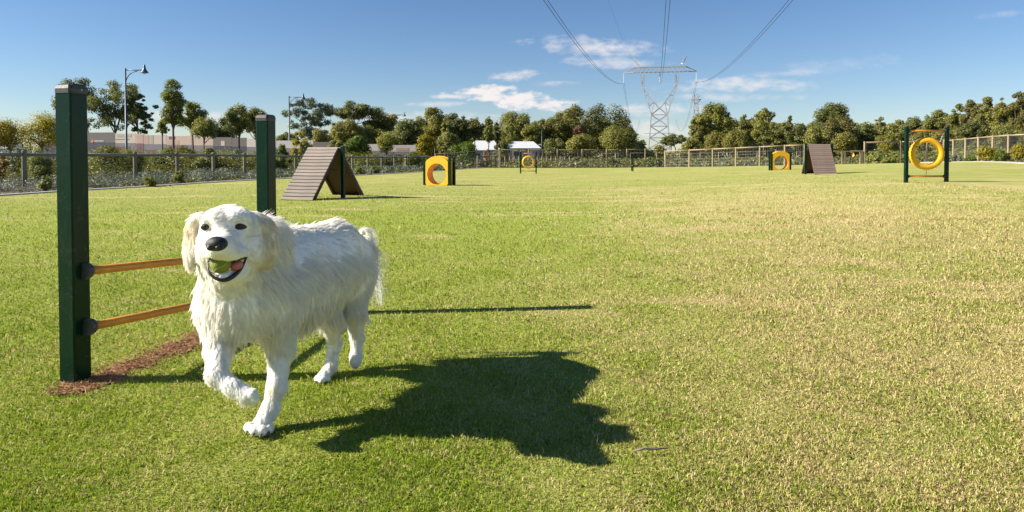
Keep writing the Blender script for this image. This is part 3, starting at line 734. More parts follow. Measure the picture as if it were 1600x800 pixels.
# ------------------------------------------------------------------ sheds / houses behind
M_roof = surf('pale_metal_roof', (.56, .57, .57), .45, .1, 3, .05)
def shed(px, Z, w, d, hw, hr, label, wallmat):
    b = at(px, Z); t = thing('shed', label, 'shed', b)
    wl = MB().box((0, 0, hw/2-.1), (w, d, hw+.2)).build('wall', wallmat, t)
    mb = MB(); e = .25
    mb.add([(-w/2-e, -d/2-e, hw), (w/2+e, -d/2-e, hw), (w/2+e, d/2+e, hw), (-w/2-e, d/2+e, hw), (-w/2+.8, 0, hw+hr), (w/2-.8, 0, hw+hr)],
           [(0, 1, 5, 4), (1, 2, 5), (2, 3, 4, 5), (3, 0, 4), (3, 2, 1, 0)]).build('roof', M_roof, t)
    MB().box((-w*.2, -d/2-.02, hw*.55), (w*.16, .06, hw*.4)).build('window', M_dark, t)
    MB().box((w*.22, -d/2-.02, hw*.40), (w*.14, .06, hw*.8)).build('door', M_white, t)
shed(757, 105, 4.6, 5, 1.9, 1.5, 'white roofed shed among trees behind the bright green bush', M_white)
shed(817, 98, 4.6, 4, 2.1, 1.0, 'small tan shed with white roof behind the small tyre', M_tan)
shed(8, 64, 3.0, 3, 1.6, .5, 'pale shed partly hidden behind yellow wattle at the left edge', M_white)

# ------------------------------------------------------------------ vegetation
def leaves(centers, radii, counts, size, rng, flat=.8, up=.6, shell=.55):
    out = []
    C_ = np.repeat(np.asarray(centers), counts, 0); Rr = np.repeat(np.asarray(radii), counts)
    n = len(C_); d = rng.normal(size=(n, 3)); d /= np.linalg.norm(d, axis=1)[:, None]
    rad = Rr*(shell+(1-shell)*rng.random(n)**.7)*rng.uniform(.75, 1.12, n)
    p = C_+d*rad[:, None]*np.array((1, 1, flat))
    nn = d*.9+rng.normal(size=(n, 3))*.5+np.array((0, 0, up)); nn /= np.linalg.norm(nn, axis=1)[:, None]
    a = np.cross(nn, rng.normal(size=(n, 3))); a /= np.linalg.norm(a, axis=1)[:, None]+1e-9; b = np.cross(nn, a)
    s = size*rng.uniform(.6, 1.35, n)[:, None]
    a = a*s*.5; b = b*s*.32
    return np.stack((p-a, p-b*1.0, p+a, p+b*1.0), 1).reshape(-1, 3)
STY = {  # clumps, clump radius (of half width), spread, shell, flat, cover
    'gum': (46, .30, .88, .5, .85, 3.5), 'airy': (64, .17, .97, .3, .7, 3.4), 'bush': (16, .40, .66, .5, .8, 4.6), 'feather': (22, .34, .74, .15, 1.0, 4.0),
    'young': (30, .34, .86, .2, .95, 2.6), 'umbrella': (30, .34, .86, .4, .6, 4.6), 'round': (15, .46, .62, .6, .9, 4.6), 'tall': (50, .36, .88, .3, .9, 3.2)}
def tree(label, px, ytop, w, ycb, Z, sty, mat, name='gum_tree', cat='tree', group='trees beyond the fences', bark=None, seed=None, trunk=True, multi=1, lean=0, xoff=0):
    rng = np.random.default_rng(int(px*13+ytop*7) if seed is None else seed)
    b = at(px+xoff, Z); o = thing(name, label, cat, b, 0, group)
    top = CAMZ+(245-ytop)*Z/F-b.z; cb = CAMZ+(245-ycb)*Z/F-b.z; W = w*Z/F/2; cb = max(cb, .05) if trunk else -.04
    if Z > 65 and sty != 'tall': W *= 1.14
    H = (top-cb)/2; cz = cb+H; n, rc, spread, shell, flat, cover = STY[sty]
    cs, rs = [], []
    cxo = -xoff*Z/F
    rcl = rc*min(W, H*1.5)
    while len(cs) < n:
        d = rng.normal(size=3); d /= np.linalg.norm(d)
        q = d*(rng.random()**(.30 if sty == 'gum' else .45))
        if sty == 'umbrella' and q[2] < -.35: continue
        if sty in ('young', 'tall') : q[0] *= (1-.35*max(q[2], 0))
        r = rcl*rng.uniform(.55, 1.35)
        p = np.array((q[0]*max(W-r*.8, .1*W)*1.02+cxo, q[1]*max(W-r*.8, .1*W)*.85, q[2]*max(H-r*.7*flat, .1*H)*1.04+cz)); cs.append(p); rs.append(r)
    cs[0] = np.array((cxo+W*rng.uniform(-.2, .2), 0, cz+H-rs[0]*flat)); 
    A = math.pi*w*(ycb-ytop)/4; spx = 1.8 if Z > 30 else 1.5
    tot = int(cover*A/(spx*spx*.22)); tot = max(300, min(tot, 12000)); rs = np.array(rs)
    cnt = np.maximum((tot*rs**2/np.sum(rs**2)).astype(int), 8)
    V = leaves(cs, rs, cnt, spx*Z/F*1.35, rng, flat, shell=shell)
    link('crown', fast_mesh('crown', V, 4, mat), o)
    if trunk:
        mb = MB(); tr = max(.035*(top**.8)*.5, 1.1*Z/F*.5)
        for m_ in range(multi):
            off = (m_-(multi-1)/2)*W*.25
            fork = np.array((cxo*.6+lean*W+off*1.2, 0, cb+H*.25)); mid = np.array((cxo*.25+off*1.0+lean*W*.5+rng.normal()*W*.03, 0, fork[2]*.55))
            mb.tube([(off, 0, -.15), tuple(mid), tuple(fork)], [tr*1.25, tr, tr*.8], 8)
            order = rng.permutation(n)[:(9 if multi == 1 else 4)]
            for k in order:
                e = cs[k]; s0 = fork if rng.random() < .7 else (fork*.6+mid*.4)
                m2 = (s0+e)/2+np.array((0, 0, abs(rng.normal())*.06*H))+rng.normal(size=3)*W*.05
                mb.tube([tuple(s0), tuple(m2), tuple(e)], [tr*.6, tr*.42, tr*.18], 6)
        mb.build('trunk', bark or M_bark, o, smooth=True)
    else:
        mb = MB()
        for k in range(min(7, n)): mb.tube([(0, 0, -.05), tuple(cs[k]*.5), tuple(cs[k])], [.03*W+.01, .02*W+.006, .004], 5)
        mb.build('stem', M_bark, o)
    return o
def bush(label, px, ytop, w, ycb, Z, mat, sty='round', group='shrubs by the fences', name='shrub'):
    return tree(label, px, ytop, w, ycb, Z, sty, mat, name, 'shrub', group, trunk=False)
S = STY
TR = [
 ('dense dull green tree under the right side of the flat crowned tree', 578, 196, 60, 240, 84, 'gum', L_gum, 'gum_tree'),
 ('low dark tree between the blue green gum and the flat crowned tree', 520, 204, 44, 238, 90, 'gum', L_gumdark, 'gum_tree'),
 ('dull green tree directly behind the smallest street lamp', 622, 198, 46, 240, 94, 'gum', L_gum, 'gum_tree'),
 ('gum filling between the dark rounded tree and the taller olive gum', 660, 180, 40, 236, 99, 'gum', L_gum, 'gum_tree'),
 ('dark low tree behind the second street lamp', 448, 206, 40, 236, 96, 'gum', L_gumdark, 'gum_tree'),
 ('gum filling between the street sign and the largest grove', 848, 186, 40, 238, 118, 'gum', L_gumdark, 'gum_tree'),
 ('gum in the gap left of the tall gum with red foliage', 884, 172, 44, 238, 119, 'gum', L_gum, 'gum_tree'),
 ('gum behind and right of the great olive gum', 1140, 182, 44, 236, 116, 'gum', L_gum, 'gum_tree'),
 ('gum on the skyline just left of the tall dome above the ramp', 1270, 190, 44, 238, 114, 'gum', L_gum, 'gum_tree'),
 ('gum on the skyline right of the tall dome above the ramp', 1332, 188, 42, 238, 112, 'gum', L_gum, 'gum_tree'),
 ('yellow wattle with feathery crown filling the left edge', 16, 180, 100, 238, 27, 'feather', L_wattle, 'wattle_tree'),
 ('yellow wattle close to the left side of the tall green post', 66, 170, 92, 238, 29, 'feather', L_wattle, 'wattle_tree'),
 ('dark gum whose top shows just above the tall front post', 122, 120, 66, 205, 66, 'gum', L_gumdark, 'gum_tree'),
 ('wide open gum behind the tallest street lamp', 180, 123, 104, 210, 66, 'airy', L_gum, 'gum_tree'),
 ('lower right half of the open gum group, right of the tallest lamp', 216, 140, 56, 210, 68, 'airy', L_gumdark, 'gum_tree'),
 ('tallest slim young tree before the hoarding', 271, 122, 46, 200, 37, 'tall', L_young, 'young_tree'),
 ('thin leaved young tree right of the tallest slim young one', 301, 156, 54, 210, 38, 'young', L_young, 'young_tree'),
 ('short bushy young tree with hanging leaves in front of pink hoarding', 319, 180, 52, 220, 36, 'young', L_gum, 'young_tree'),
 ('sparse small tree left of the tallest slim young tree', 254, 186, 26, 212, 40, 'young', L_young, 'young_tree'),
 ('dark shrubby tree behind the taupe hoarding panel', 346, 184, 52, 226, 68, 'gum', L_gumdark, 'gum_tree'),
 ('dense young tree just left of the second green post', 374, 162, 54, 214, 38, 'young', L_young, 'young_tree'),
 ('young tree half hidden by the second green post', 400, 166, 44, 214, 39, 'young', L_gum, 'young_tree'),
 ('blue green gum with open clumped crown beside the second lamp', 485, 153, 80, 216, 82, 'airy', L_blue, 'gum_tree'),
 ('big flat crowned dark tree with leaning trunk above the left ramp', 556, 156, 80, 200, 88, 'umbrella', L_gumdark, 'gum_tree'),
 ('olive side crown right of the flat crowned tree', 598, 174, 58, 218, 90, 'umbrella', L_gum, 'gum_tree'),
 ('yellowish tree under the flat crowned tree', 545, 184, 54, 234, 80, 'gum', L_olive, 'gum_tree'),
 ('lighter leafy tree left of the smallest street lamp', 604, 204, 42, 240, 50, 'young', L_olive, 'gum_tree'),
 ('dark rounded tree right of the smallest street lamp', 640, 184, 50, 238, 85, 'gum', L_gumdark, 'gum_tree'),
 ('taller olive gum behind the yellow tunnel', 680, 166, 48, 234, 96, 'gum', L_olive, 'gum_tree'),
 ('dark gum between the olive gum and the narrow golden tree', 704, 176, 46, 228, 100, 'gum', L_gumdark, 'gum_tree'),
 ('narrow golden green tree standing behind the bright bush', 696, 183, 16, 226, 84, 'tall', L_olive, 'gum_tree'),
 ('broad dark gum above the bright green bush', 720, 180, 34, 232, 96, 'gum', L_gumdark, 'gum_tree'),
 ('rounded gum left of the slim tree by the white shed', 742, 183, 34, 220, 98, 'gum', L_gum, 'gum_tree'),
 ('slim upright gum right of the white shed roof', 764, 181, 21, 224, 86, 'tall', L_gum, 'gum_tree'),
 ('thin dark tree between the slim gum and the tan shed', 776, 190, 16, 226, 92, 'tall', L_gumdark, 'gum_tree'),
 ('grey green low tree behind the bright green bush', 700, 205, 36, 240, 82, 'gum', L_gum, 'gum_tree'),
 ('olive gum with twin tops behind the small tan shed', 806, 173, 54, 228, 112, 'gum', L_gum, 'gum_tree'),
 ('low gum filling between the tan shed and the street sign', 832, 192, 40, 236, 108, 'gum', L_olive, 'gum_tree'),
 ('gum at the left end of the largest grove', 868, 178, 44, 238, 112, 'gum', L_gum, 'gum_tree'),
 ('tall gum left of the red foliage', 898, 161, 54, 236, 114, 'gum', L_gum, 'gum_tree'),
 ('largest dark dome of gum foliage left of the pylon', 944, 159, 84, 232, 118, 'gum', L_gumdark, 'gum_tree'),
 ('dark gum at the right shoulder of the largest grove', 976, 186, 34, 236, 116, 'gum', L_gumdark, 'gum_tree'),
 ('rounded olive tree with pale stem nearest the pylon', 962, 193, 62, 240, 80, 'round', L_olive, 'gum_tree'),
 ('rounded olive tree left of the pale stemmed one', 908, 207, 44, 242, 82, 'round', L_olive, 'gum_tree'),
 ('low bushy tree beside the street sign', 866, 214, 34, 244, 88, 'gum', L_gum, 'gum_tree'),
 ('small reddish crown glimpsed inside the largest grove', 903, 196, 16, 214, 104, 'gum', L_red, 'red_leaved_tree'),
 ('low tree at the left foot of the pylon', 1002, 218, 18, 244, 140, 'gum', L_gum, 'gum_tree'),
 ('flat topped dark tree with forked trunk at right foot of the pylon', 1052, 208, 40, 234, 78, 'umbrella', L_gumdark, 'gum_tree'),
 ('small low tree in front of the pylon legs', 1030, 226, 22, 244, 110, 'gum', L_gum, 'gum_tree'),
 ('low golden tree beneath the great olive gum', 1082, 216, 32, 242, 84, 'gum', L_olive, 'gum_tree'),
 ('great olive gum right of the pylon, tallest there', 1114, 159, 56, 226, 100, 'gum', L_olive, 'gum_tree'),
 ('left skirt of the great olive gum right of the pylon', 1091, 182, 34, 234, 98, 'gum', L_olive, 'gum_tree'),
 ('rounded low tree under the great olive gum', 1118, 203, 34, 238, 86, 'round', L_olive, 'gum_tree'),
 ('rounded low tree with dark right side above the timber rail fence', 1152, 203, 48, 238, 84, 'round', L_olive, 'gum_tree'),
 ('small gum on the skyline right of the great olive gum', 1166, 178, 30, 226, 112, 'gum', L_gum, 'gum_tree'),
 ('domed olive gum above the right yellow tunnel, left side', 1193, 168, 38, 226, 108, 'gum', L_olive, 'gum_tree'),
 ('grey green spreading tree behind the right yellow tunnel', 1212, 190, 54, 232, 92, 'airy', L_gum, 'gum_tree'),
 ('tiny tuft topped tree on the skyline above the right tunnel', 1234, 181, 13, 232, 100, 'tall', L_gumdark, 'gum_tree'),
 ('dark gum just left of the brown slatted ramp', 1250, 192, 40, 236, 96, 'gum', L_gumdark, 'gum_tree'),
 ('tall domed gum directly above the brown slatted ramp', 1299, 160, 54, 206, 106, 'gum', L_gumdark, 'gum_tree'),
 ('russet tinted gum right below the tall dome above the ramp', 1312, 178, 48, 232, 96, 'gum', L_brown, 'gum_tree'),
 ('grey green gum behind the brown slatted ramp', 1278, 194, 44, 240, 90, 'gum', L_gum, 'gum_tree'),
 ('low olive tree above the timber gate', 1318, 206, 40, 244, 80, 'gum', L_olive, 'gum_tree'),
 ('dark gum behind the left end of the tall right fence', 1350, 194, 40, 240, 98, 'gum', L_gumdark, 'gum_tree'),
 ('gum with ragged top left of the big tyre', 1374, 182, 36, 232, 100, 'airy', L_gum, 'gum_tree'),
 ('gum just left of the big tyre frame', 1400, 186, 42, 236, 96, 'gum', L_gum, 'gum_tree'),
 ('gum rising directly above the big tyre', 1428, 181, 40, 236, 94, 'gum', L_gumdark, 'gum_tree'),
 ('gum above the right post of the big tyre', 1462, 171, 42, 234, 92, 'gum', L_gum, 'gum_tree'),
 ('tall tufted gum first right of the big tyre', 1494, 161, 32, 226, 88, 'gum', L_gum, 'gum_tree'),
 ('russet tufted gum second right of the big tyre', 1516, 156, 30, 224, 86, 'gum', L_brown, 'gum_tree'),
 ('upright round headed gum third right of the big tyre', 1540, 151, 32, 222, 84, 'gum', L_gum, 'gum_tree'),
 ('gum with spreading head fourth right of the big tyre', 1566, 152, 34, 224, 82, 'gum', L_olive, 'gum_tree'),
 ('dark gum reaching highest at the right edge', 1594, 144, 42, 220, 80, 'gum', L_brown, 'gum_tree'),
 ('gum cut off by the right edge of the picture', 1630, 140, 50, 236, 78, 'gum', L_gum, 'gum_tree'),
 ('low leafy tree behind fence below the tufted gums', 1480, 200, 52, 246, 74, 'gum', L_olive, 'gum_tree'),
 ('low dark tree behind fence under the russet tufted gum', 1518, 190, 48, 246, 72, 'gum', L_gumdark, 'gum_tree'),
 ('low green tree behind fence near the right edge', 1572, 190, 52, 246, 70, 'gum', L_gum, 'gum_tree'),
 ('lowest green tree behind the fence at right edge', 1604, 196, 40, 248, 66, 'bush', L_young, 'gum_tree'),
 ('low olive tree behind the big tyre', 1440, 204, 46, 246, 76, 'gum', L_gum, 'gum_tree'),
 ('low tree with pale stems left of the big tyre', 1386, 208, 40, 246, 78, 'gum', L_olive, 'gum_tree'),
]
for (lab, px, yt, w, yc, Z, sty, mat, nm) in TR:
    kw = {}
    if 'leaning' in lab: kw = dict(lean=-.1, xoff=12)
    if 'forked' in lab: kw = dict(multi=2)
    if 'pale' in lab or 'spreading' in lab: kw['bark'] = M_bark_pale
    tree(lab, px, yt, w, yc, Z, sty, mat, nm, **kw)
for x, z in ((0, 0),): pass
# shrubs that stand out
bush('feathery olive bush under the second street lamp', 470, 204, 42, 246, 46, L_wattle, 'feather')
bush('dull olive bush right of the feathery one by the second lamp', 503, 200, 44, 238, 58, L_olive, 'bush')
bush('bright yellow green rounded bush above the left ramp', 557, 210, 54, 242, 50, L_bright, 'bush')
bush('olive bush left of the bright one above the left ramp', 528, 206, 34, 240, 51, L_olive, 'bush')
bush('olive feathery bush above the left yellow tunnel', 666, 208, 44, 246, 56, L_wattle, 'feather')
bush('vivid green dome bush right of the yellow tunnel', 728, 219, 54, 250, 58, L_bright, 'bush')
bush('small golden bush right of the vivid green dome', 762, 232, 16, 246, 60, L_rust, 'bush')
bush('dark leafy bush left of the tan shed', 784, 218, 32, 250, 70, L_gumdark, 'bush')
bush('lime green heath bush left of the second green post behind the fence', 438, 224, 36, 268, 33, L_bright, 'feather')
bush('rust coloured bush at the left picture edge behind the fence', 2, 240, 24, 274, 20.5, L_rust, 'feather')
bush('dark green tuft in the bed right of the leftmost fence post', 68, 274, 26, 300, 16.4, L_young, 'feather')
bush('dark green tuft in the bed right of the tall front post', 234, 275, 26, 293, 18.6, L_young, 'feather')
bush('dark green tuft before the third visible fence post', 281, 266, 22, 286, 21.0, L_young, 'feather')
bush('dark tuft before the fence just right of the left ramp', 562, 260, 22, 274, 32.5, L_young, 'feather')
bush('dark tuft before the fence between left ramp and tunnel', 586, 259, 22, 272, 35, L_young, 'feather')
bush('round dark green bush under the fence at far right', 1563, 234, 32, 254, 36.8, L_bright, 'bush')
bush('small bright green bush under the fence right of the big tyre', 1516, 244, 26, 254, 40, L_bright, 'bush')
bush('grey bush at the foot of the fence beside the big tyre', 1490, 241, 26, 256, 42, L_salt, 'bush')
bush('straw coloured airy bush before the far right fence', 1540, 226, 40, 252, 39, L_wattle, 'feather')
bush('straw coloured airy bush at the right picture edge', 1594, 224, 34, 254, 35, L_wattle, 'feather')
bush('low dark bush under the fence left of the big tyre', 1386, 245, 40, 257, 45.5, L_heath, 'bush')
bush('yellow green bush behind the fence left of the big tyre', 1388, 216, 34, 240, 62, L_wattle, 'round')

bush('olive heath shrub behind the fence between the first two posts right of the tall post', 170, 226, 60, 262, 26, L_heath, 'bush')
bush('grey heath shrub standing before the lettered hoarding panel', 172, 234, 34, 250, 33, L_salt, 'feather')
bush('broad yellow green heath shrub beneath the tallest street lamp', 205, 234, 66, 266, 27, L_young, 'bush')
bush('round heath shrub below the pink hoarding pictures', 262, 228, 54, 262, 30, L_heath, 'bush')
bush('yellowish heath shrub below the tallest slim young tree', 286, 226, 46, 256, 33, L_olive, 'bush')
bush('wide dull heath shrub behind the third fence post right of the tall post', 330, 230, 60, 264, 31, L_heath, 'bush')
bush('grey green heath shrub beneath the dense young tree by the second post', 372, 230, 46, 260, 34, L_salt, 'feather')
bush('olive heath shrub right of the leftmost fence post behind the rail', 62, 232, 50, 268, 22, L_young, 'bush')
bush('grey heath shrub behind the leftmost fence post', 26, 230, 44, 262, 24, L_salt, 'feather')
bush('heath shrub behind the fence right of the left ramp', 640, 236, 40, 258, 47, L_heath, 'bush')
bush('green heath shrub in the scrub behind the far bar jump', 955, 244, 44, 262, 60, L_heath, 'bush')
bush('yellow green scrub bush behind the timber rail fence', 1020, 246, 44, 262, 58, L_bright, 'bush')
bush('dark scrub bush in the scrub left of the far bar jump', 905, 245, 36, 262, 62, L_gum, 'bush')
def cover(name, label, pts_fn, n_m, rad, hgt, size, per, mat, seed):
    rng = np.random.default_rng(seed); cs, rs = [], []
    for k in range(n_m):
        x, y = pts_fn(rng); r = rng.uniform(*rad); cs.append((x, y, 0)); rs.append(r)
    cs = np.array(cs); cs[:, 2] = G(cs[:, 0], cs[:, 1])+rng.uniform(*hgt, n_m)-np.array(rs)*.5; rs = np.array(rs)
    V = leaves(cs, rs, np.maximum((per*(rs/np.mean(rs))**1.5).astype(int), 6), 1.0, rng, .75, shell=.5)
    # scale leaves with distance
    Q = V.reshape(-1, 4, 3); c = Q.mean(1, keepdims=True); s = (size*np.maximum(c[..., 1]/20, .8)**.8)[..., None]
    Q = c+(Q-c)*s; keep = Q[:, :, 2].min(1) > G(c[:, 0, 0], c[:, 0, 1])-.08
    tag(link(name, fast_mesh(name, Q[keep].reshape(-1, 3), 4, mat)), label, 'ground cover', kind='stuff')
cover('saltbush', 'low grey green saltbush carpeting the bed around the left fence', lambda r: bed(r.uniform(-12, 34), r.choice([r.uniform(.3, 2.1), r.uniform(-2.5, .5)])), 700, (.22, .5), (.08, .30), .040, 290, L_salt, 21)
cover('low_heath', 'green ground cover at the front of the bed beside the lawn edge', lambda r: bed(r.uniform(-12, 34), r.uniform(1.2, 2.5)), 230, (.14, .32), (.02, .14), .048, 110, L_heath, 22)
cover('heath', 'mixed green heath shrubs massed behind the left fence', lambda r: bed(r.uniform(-12, 40), r.uniform(-11.5, -2.2)), 420, (.4, 1.05), (.15, 1.2), .048, 720, L_heath, 23)
cover('grey_heath', 'grey leaved shrubs scattered through the heath behind the left fence', lambda r: bed(r.uniform(-12, 42), r.uniform(-12, -2.5)), 60, (.4, .8), (.4, .9), .048, 360, L_salt, 24)
def scr(r):
    Z = 55*(130/55)**r.uniform(0, 1); return ((r.uniform(690, 1420)-CX)/F*Z, Z)
cover('scrub', 'grey green scrub covering the open land beyond the back fence', scr, 1500, (.4, 1.1), (.05, .55), .10, 60, L_scrub, 25)
cover('green_scrub', 'green low shrubs in the open land beyond the back fence', scr, 420, (.5, 1.2), (.1, .65), .10, 70, L_heath, 26)
def rb(r):
    t = r.uniform(0, 1); Y = 34+t*11.5; return (lawn_right(min(Y, 43.8))+1.5+r.uniform(.2, 2.6), Y)
cover('bed_shrubs', 'low mixed shrubs in the bed between the right path and fence', rb, 120, (.25, .5), (.05, .25), .09, 90, L_scrub, 27)
def rb2(r):
    Z = r.uniform(47.5, 60); return ((r.uniform(1358, 1700)-CX)/F*Z, Z)
cover('undergrowth', 'tangled olive undergrowth behind the right hand fence', rb2, 300, (.5, 1.0), (.2, 1.0), .11, 80, L_heath, 28)
# far wood filling between the single trees
rng = np.random.default_rng(31); cs, rs = [], []
prof = ([380, 430, 520, 560, 640, 700, 790, 860, 940, 990, 1005, 1070, 1085, 1130, 1200, 1260, 1310, 1380, 1430, 1500, 1560, 1620, 1700], [222, 214, 206, 200, 198, 192, 190, 184, 180, 204, 233, 233, 206, 188, 186, 192, 192, 190, 184, 176, 168, 160, 158])
for k in range(4200):
    px = rng.uniform(385, 1700); Z = rng.uniform(122, 140); yt = np.interp(px, *prof)+4*math.sin(px*.11)+3*math.sin(px*.31+1); ht = CAMZ+(245-yt)*Z/F
    r = rng.uniform(.7, 1.6); zc = rng.uniform(.0, 1)**.8*max(ht-r, .6); x = (px-CX)/F*Z; cs.append((x, Z, g(x, Z)*0+zc)); rs.append(r)
tag(link('distant_woodland', fast_mesh('distant_woodland', leaves(cs, rs, np.full(len(cs), 70), .40, rng, .85, shell=.45), 4, L_gum)), 'far wood of gums closing the gaps between the nearer trees', 'woodland', kind='stuff')
# mulch stones by the bed edge
rng = np.random.default_rng(9); mb = MB()
for k in range(500):
    x, y = bed(rng.uniform(-10, 24), rng.normal(2.55, .22)); s = rng.uniform(.02, .055); z = g(x, y)
    mb.box((x, y, z+s*.25), (s*1.3, s, s*.7), Matrix.Rotation(rng.uniform(0, 6), 3, 'Z') @ Matrix.Rotation(rng.uniform(-.4, .4), 3, 'X'))
tag(mb.build('mulch_chunks', surf('mulch_stone', (.16, .13, .115), .9, .4, 9, .3)), 'dark mulch and pale stones along the bed edge', 'mulch', kind='stuff')

# ------------------------------------------------------------------ pylon and power lines
PZ = 326.0; pb = Vector(((1030-CX)/F*PZ, PZ, -.05)); ld = Vector((.206, .978, 0)).normalized(); lx = Vector((ld.y, -ld.x, 0))
pyl = thing('pylon', 'large grey lattice power pylon with wide crossarm rising behind the trees', 'pylon', pb, math.atan2(lx.y, lx.x))
def lattice(mb, lev, w):
    """lev: list of (z, cx, hx, hy) -> four corner chords plus X bracing"""
    for (z0, c0, a0, b0), (z1, c1, a1, b1) in zip(lev[:-1], lev[1:]):
        c = [[Vector((cx+sx*a, sy*b, z)) for sx, sy in ((-1, -1), (1, -1), (1, 1), (-1, 1))] for z, cx, a, b in ((z0, c0, a0, b0), (z1, c1, a1, b1))]
        for k in range(4):
            j = (k+1) % 4
            mb.bar(c[0][k], c[1][k], w); mb.bar(c[0][k], c[1][j], w*.62); mb.bar(c[0][j], c[1][k], w*.62); mb.bar(c[1][k], c[1][j], w*.62)
s_ = PZ/F
mb = MB(); lattice(mb, [(-.5, 0, 5.3, 5.3), (5, 0, 4.9, 4.9), (10, 0, 4.5, 4.5), (15.5, 0, 4.15, 3.8), (21, 0, 3.8, 3.2)], .40)
mb.bar((-7, -4.6, 12), (7, -4.6, 12), .25)
mb.build('lattice_body', M_pylon, pyl)
for sx in (-1, 1):
    mb = MB()
    for sy in (-1, 1):
        o_ = [Vector((sx*3.8, sy*3.2, 21)), Vector((sx*5.0, sy*2.7, 25)), Vector((sx*6.6, sy*2.0, 30)), Vector((sx*8.3, sy*1.3, 35)), Vector((sx*8.9, sy*1.1, 41.3))]
        i_ = [Vector((sx*.1, sy*2.6, 24)), Vector((sx*2.5, sy*2.3, 27)), Vector((sx*4.8, sy*1.8, 30.5)), Vector((sx*7.4, sy*1.3, 34.5)), Vector((sx*7.2, sy*1.1, 41.3))]
        for A in (o_, i_):
            for a, b in zip(A[:-1], A[1:]): mb.bar(a, b, .40)
        for k in range(4): mb.bar(o_[k], i_[k+1], .22); mb.bar(i_[k], o_[k], .22)
        mb.bar(Vector((sx*3.8, sy*3.2, 21)), i_[0], .3)
    mb.build('lattice_arm', M_pylon, pyl)
mb = MB(); n = 12
for sy in (-1, 1):
    for k in range(n):
        x0, x1 = -12+24*k/n, -12+24*(k+1)/n
        mb.bar((x0, sy*1.0, 41.3), (x1, sy*1.0, 41.3), .34); mb.bar((x0, sy*1.0, 43.6), (x1, sy*1.0, 43.6), .34)
        mb.bar((x0, sy, 41.3), ((x0+x1)/2, sy, 43.6), .22); mb.bar(((x0+x1)/2, sy, 43.6), (x1, sy, 41.3), .22)
    for sx in (-1, 1):
        mb.bar((sx*12, sy, 43.6), (sx*16.9, 0, 41.3), .3); mb.bar((sx*12, sy, 41.3), (sx*16.9, 0, 41.1), .3); mb.bar((sx*14, sy*.6, 42.6), (sx*14, sy*.6, 41.2), .2)
for k in range(n+1):
    x = -12+24*k/n; mb.bar((x, -1, 41.3), (x, 1, 41.3), .2); mb.bar((x, -1, 43.6), (x, 1, 43.6), .2)
mb.build('crossarm', M_pylon, pyl)
for sx in (-1, 1):
    mb = MB()
    for sy in (-1, 1): mb.bar((sx*8.6, sy*1.0, 43.6), (sx*12.4, 0, 48.6), .28)
    mb.bar((sx*10.2, 0, 43.6), (sx*12.4, 0, 48.6), .28); mb.bar((sx*9.6, .6, 45.2), (sx*10.6, -.2, 44.9), .2); mb.bar((sx*10.6, .5, 46.6), (sx*11.2, -.3, 46), .2); mb.build('earth_wire_horn', M_pylon, pyl)
ATT = {-16.9: 41.0, 0.0: 41.2, 16.9: 41.0}
for x, z in ATT.items():
    mb = MB(); prof = [(.001, 0)]
    for k in range(14): prof += [(.12, -.1-k*.36), (.30, -.22-k*.36), (.12, -.30-k*.36)]
    prof += [(.001, -5.3)]
    mb.lathe([(r*.95, z_) for r, z_ in prof], 8, Matrix.Translation((x, 0, z))).build('insulator', M_ins, pyl)
t_p = pb.x*ld.x+pb.y*ld.y
def cable(off, label, h_far=36.2, h0=22.9, t0=108, offs=(-.28, .28), rad=.040, end=-115):
    cb = thing('power_line', label, 'power line', pb, 0, 'overhead power lines')
    k = (h_far-h0)/(t_p-t0)**2
    for o in offs:
        ptsc = []
        for t in np.concatenate((np.linspace(end, 100, 24), np.linspace(108, t_p, 36))):
            q = ld*t+lx*(off+o)+(pb-ld*t_p-lx*pb.dot(lx))*0+lx*pb.dot(lx); ptsc.append(Vector((q.x, q.y, h0+k*(t-t0)**2))-pb)
        MB().tube(ptsc, rad, 6).build('wire', M_cable, cb, smooth=True)
    return cb
cable(-16.9, 'pair of overhead wires sagging from the left end of the pylon crossarm')
cable(0.0, 'pair of overhead wires coming straight overhead from the middle of the pylon')
cable(16.9, 'pair of overhead wires sagging from the right end of the pylon crossarm')
cable(-12.4, 'thin single earth wire from the left pylon horn', h_far=48.5, h0=36, offs=(0,), rad=.018)
# narrow pylon farther off
PZ2 = 520.0; p2 = Vector(((1087-CX)/F*PZ2, PZ2, 0)); h2 = 47.5
py2 = thing('pylon', 'narrow distant lattice tower right of the large pylon', 'pylon', p2, math.atan2(lx.y, lx.x))
mb = MB(); lattice(mb, [(0, 0, 2.6, 2.6)]+[(z, 0, 2.3-.018*z, 2.3-.018*z) for z in range(6, 49, 6)], .5); mb.build('lattice_body', M_pylon, py2)
mb = MB()
for sx in (-1, 1):
    mb.bar((0, 0, 44), (sx*3.6, 0, 44.5), .6); mb.bar((0, 0, 41), (sx*3.6, 0, 44.5), .4); mb.bar((sx*.8, 0, 44.5), (sx*3.0, 0, 47.5), .4)
mb.build('crossarm', M_pylon, py2)
for off, lab in ((-16.9, 'faint wires dropping from left of the pylon to beyond the trees'), (16.9, 'faint wires dropping from right of the pylon toward the narrow tower')):
    cb = thing('power_line', lab, 'power line', pb, 0, 'overhead power lines')
    pts_ = []
    for t in np.linspace(0, 1, 24):
        q = lx*off*(1)+ld*t*330; pts_.append(Vector((q.x, q.y, 36.2-60*t*(1-t)*1.1)))
    for o in (-.3, .3): MB().tube([p_+lx*o for p_ in pts_], .05, 5).build('wire', M_cable, cb, smooth=True)

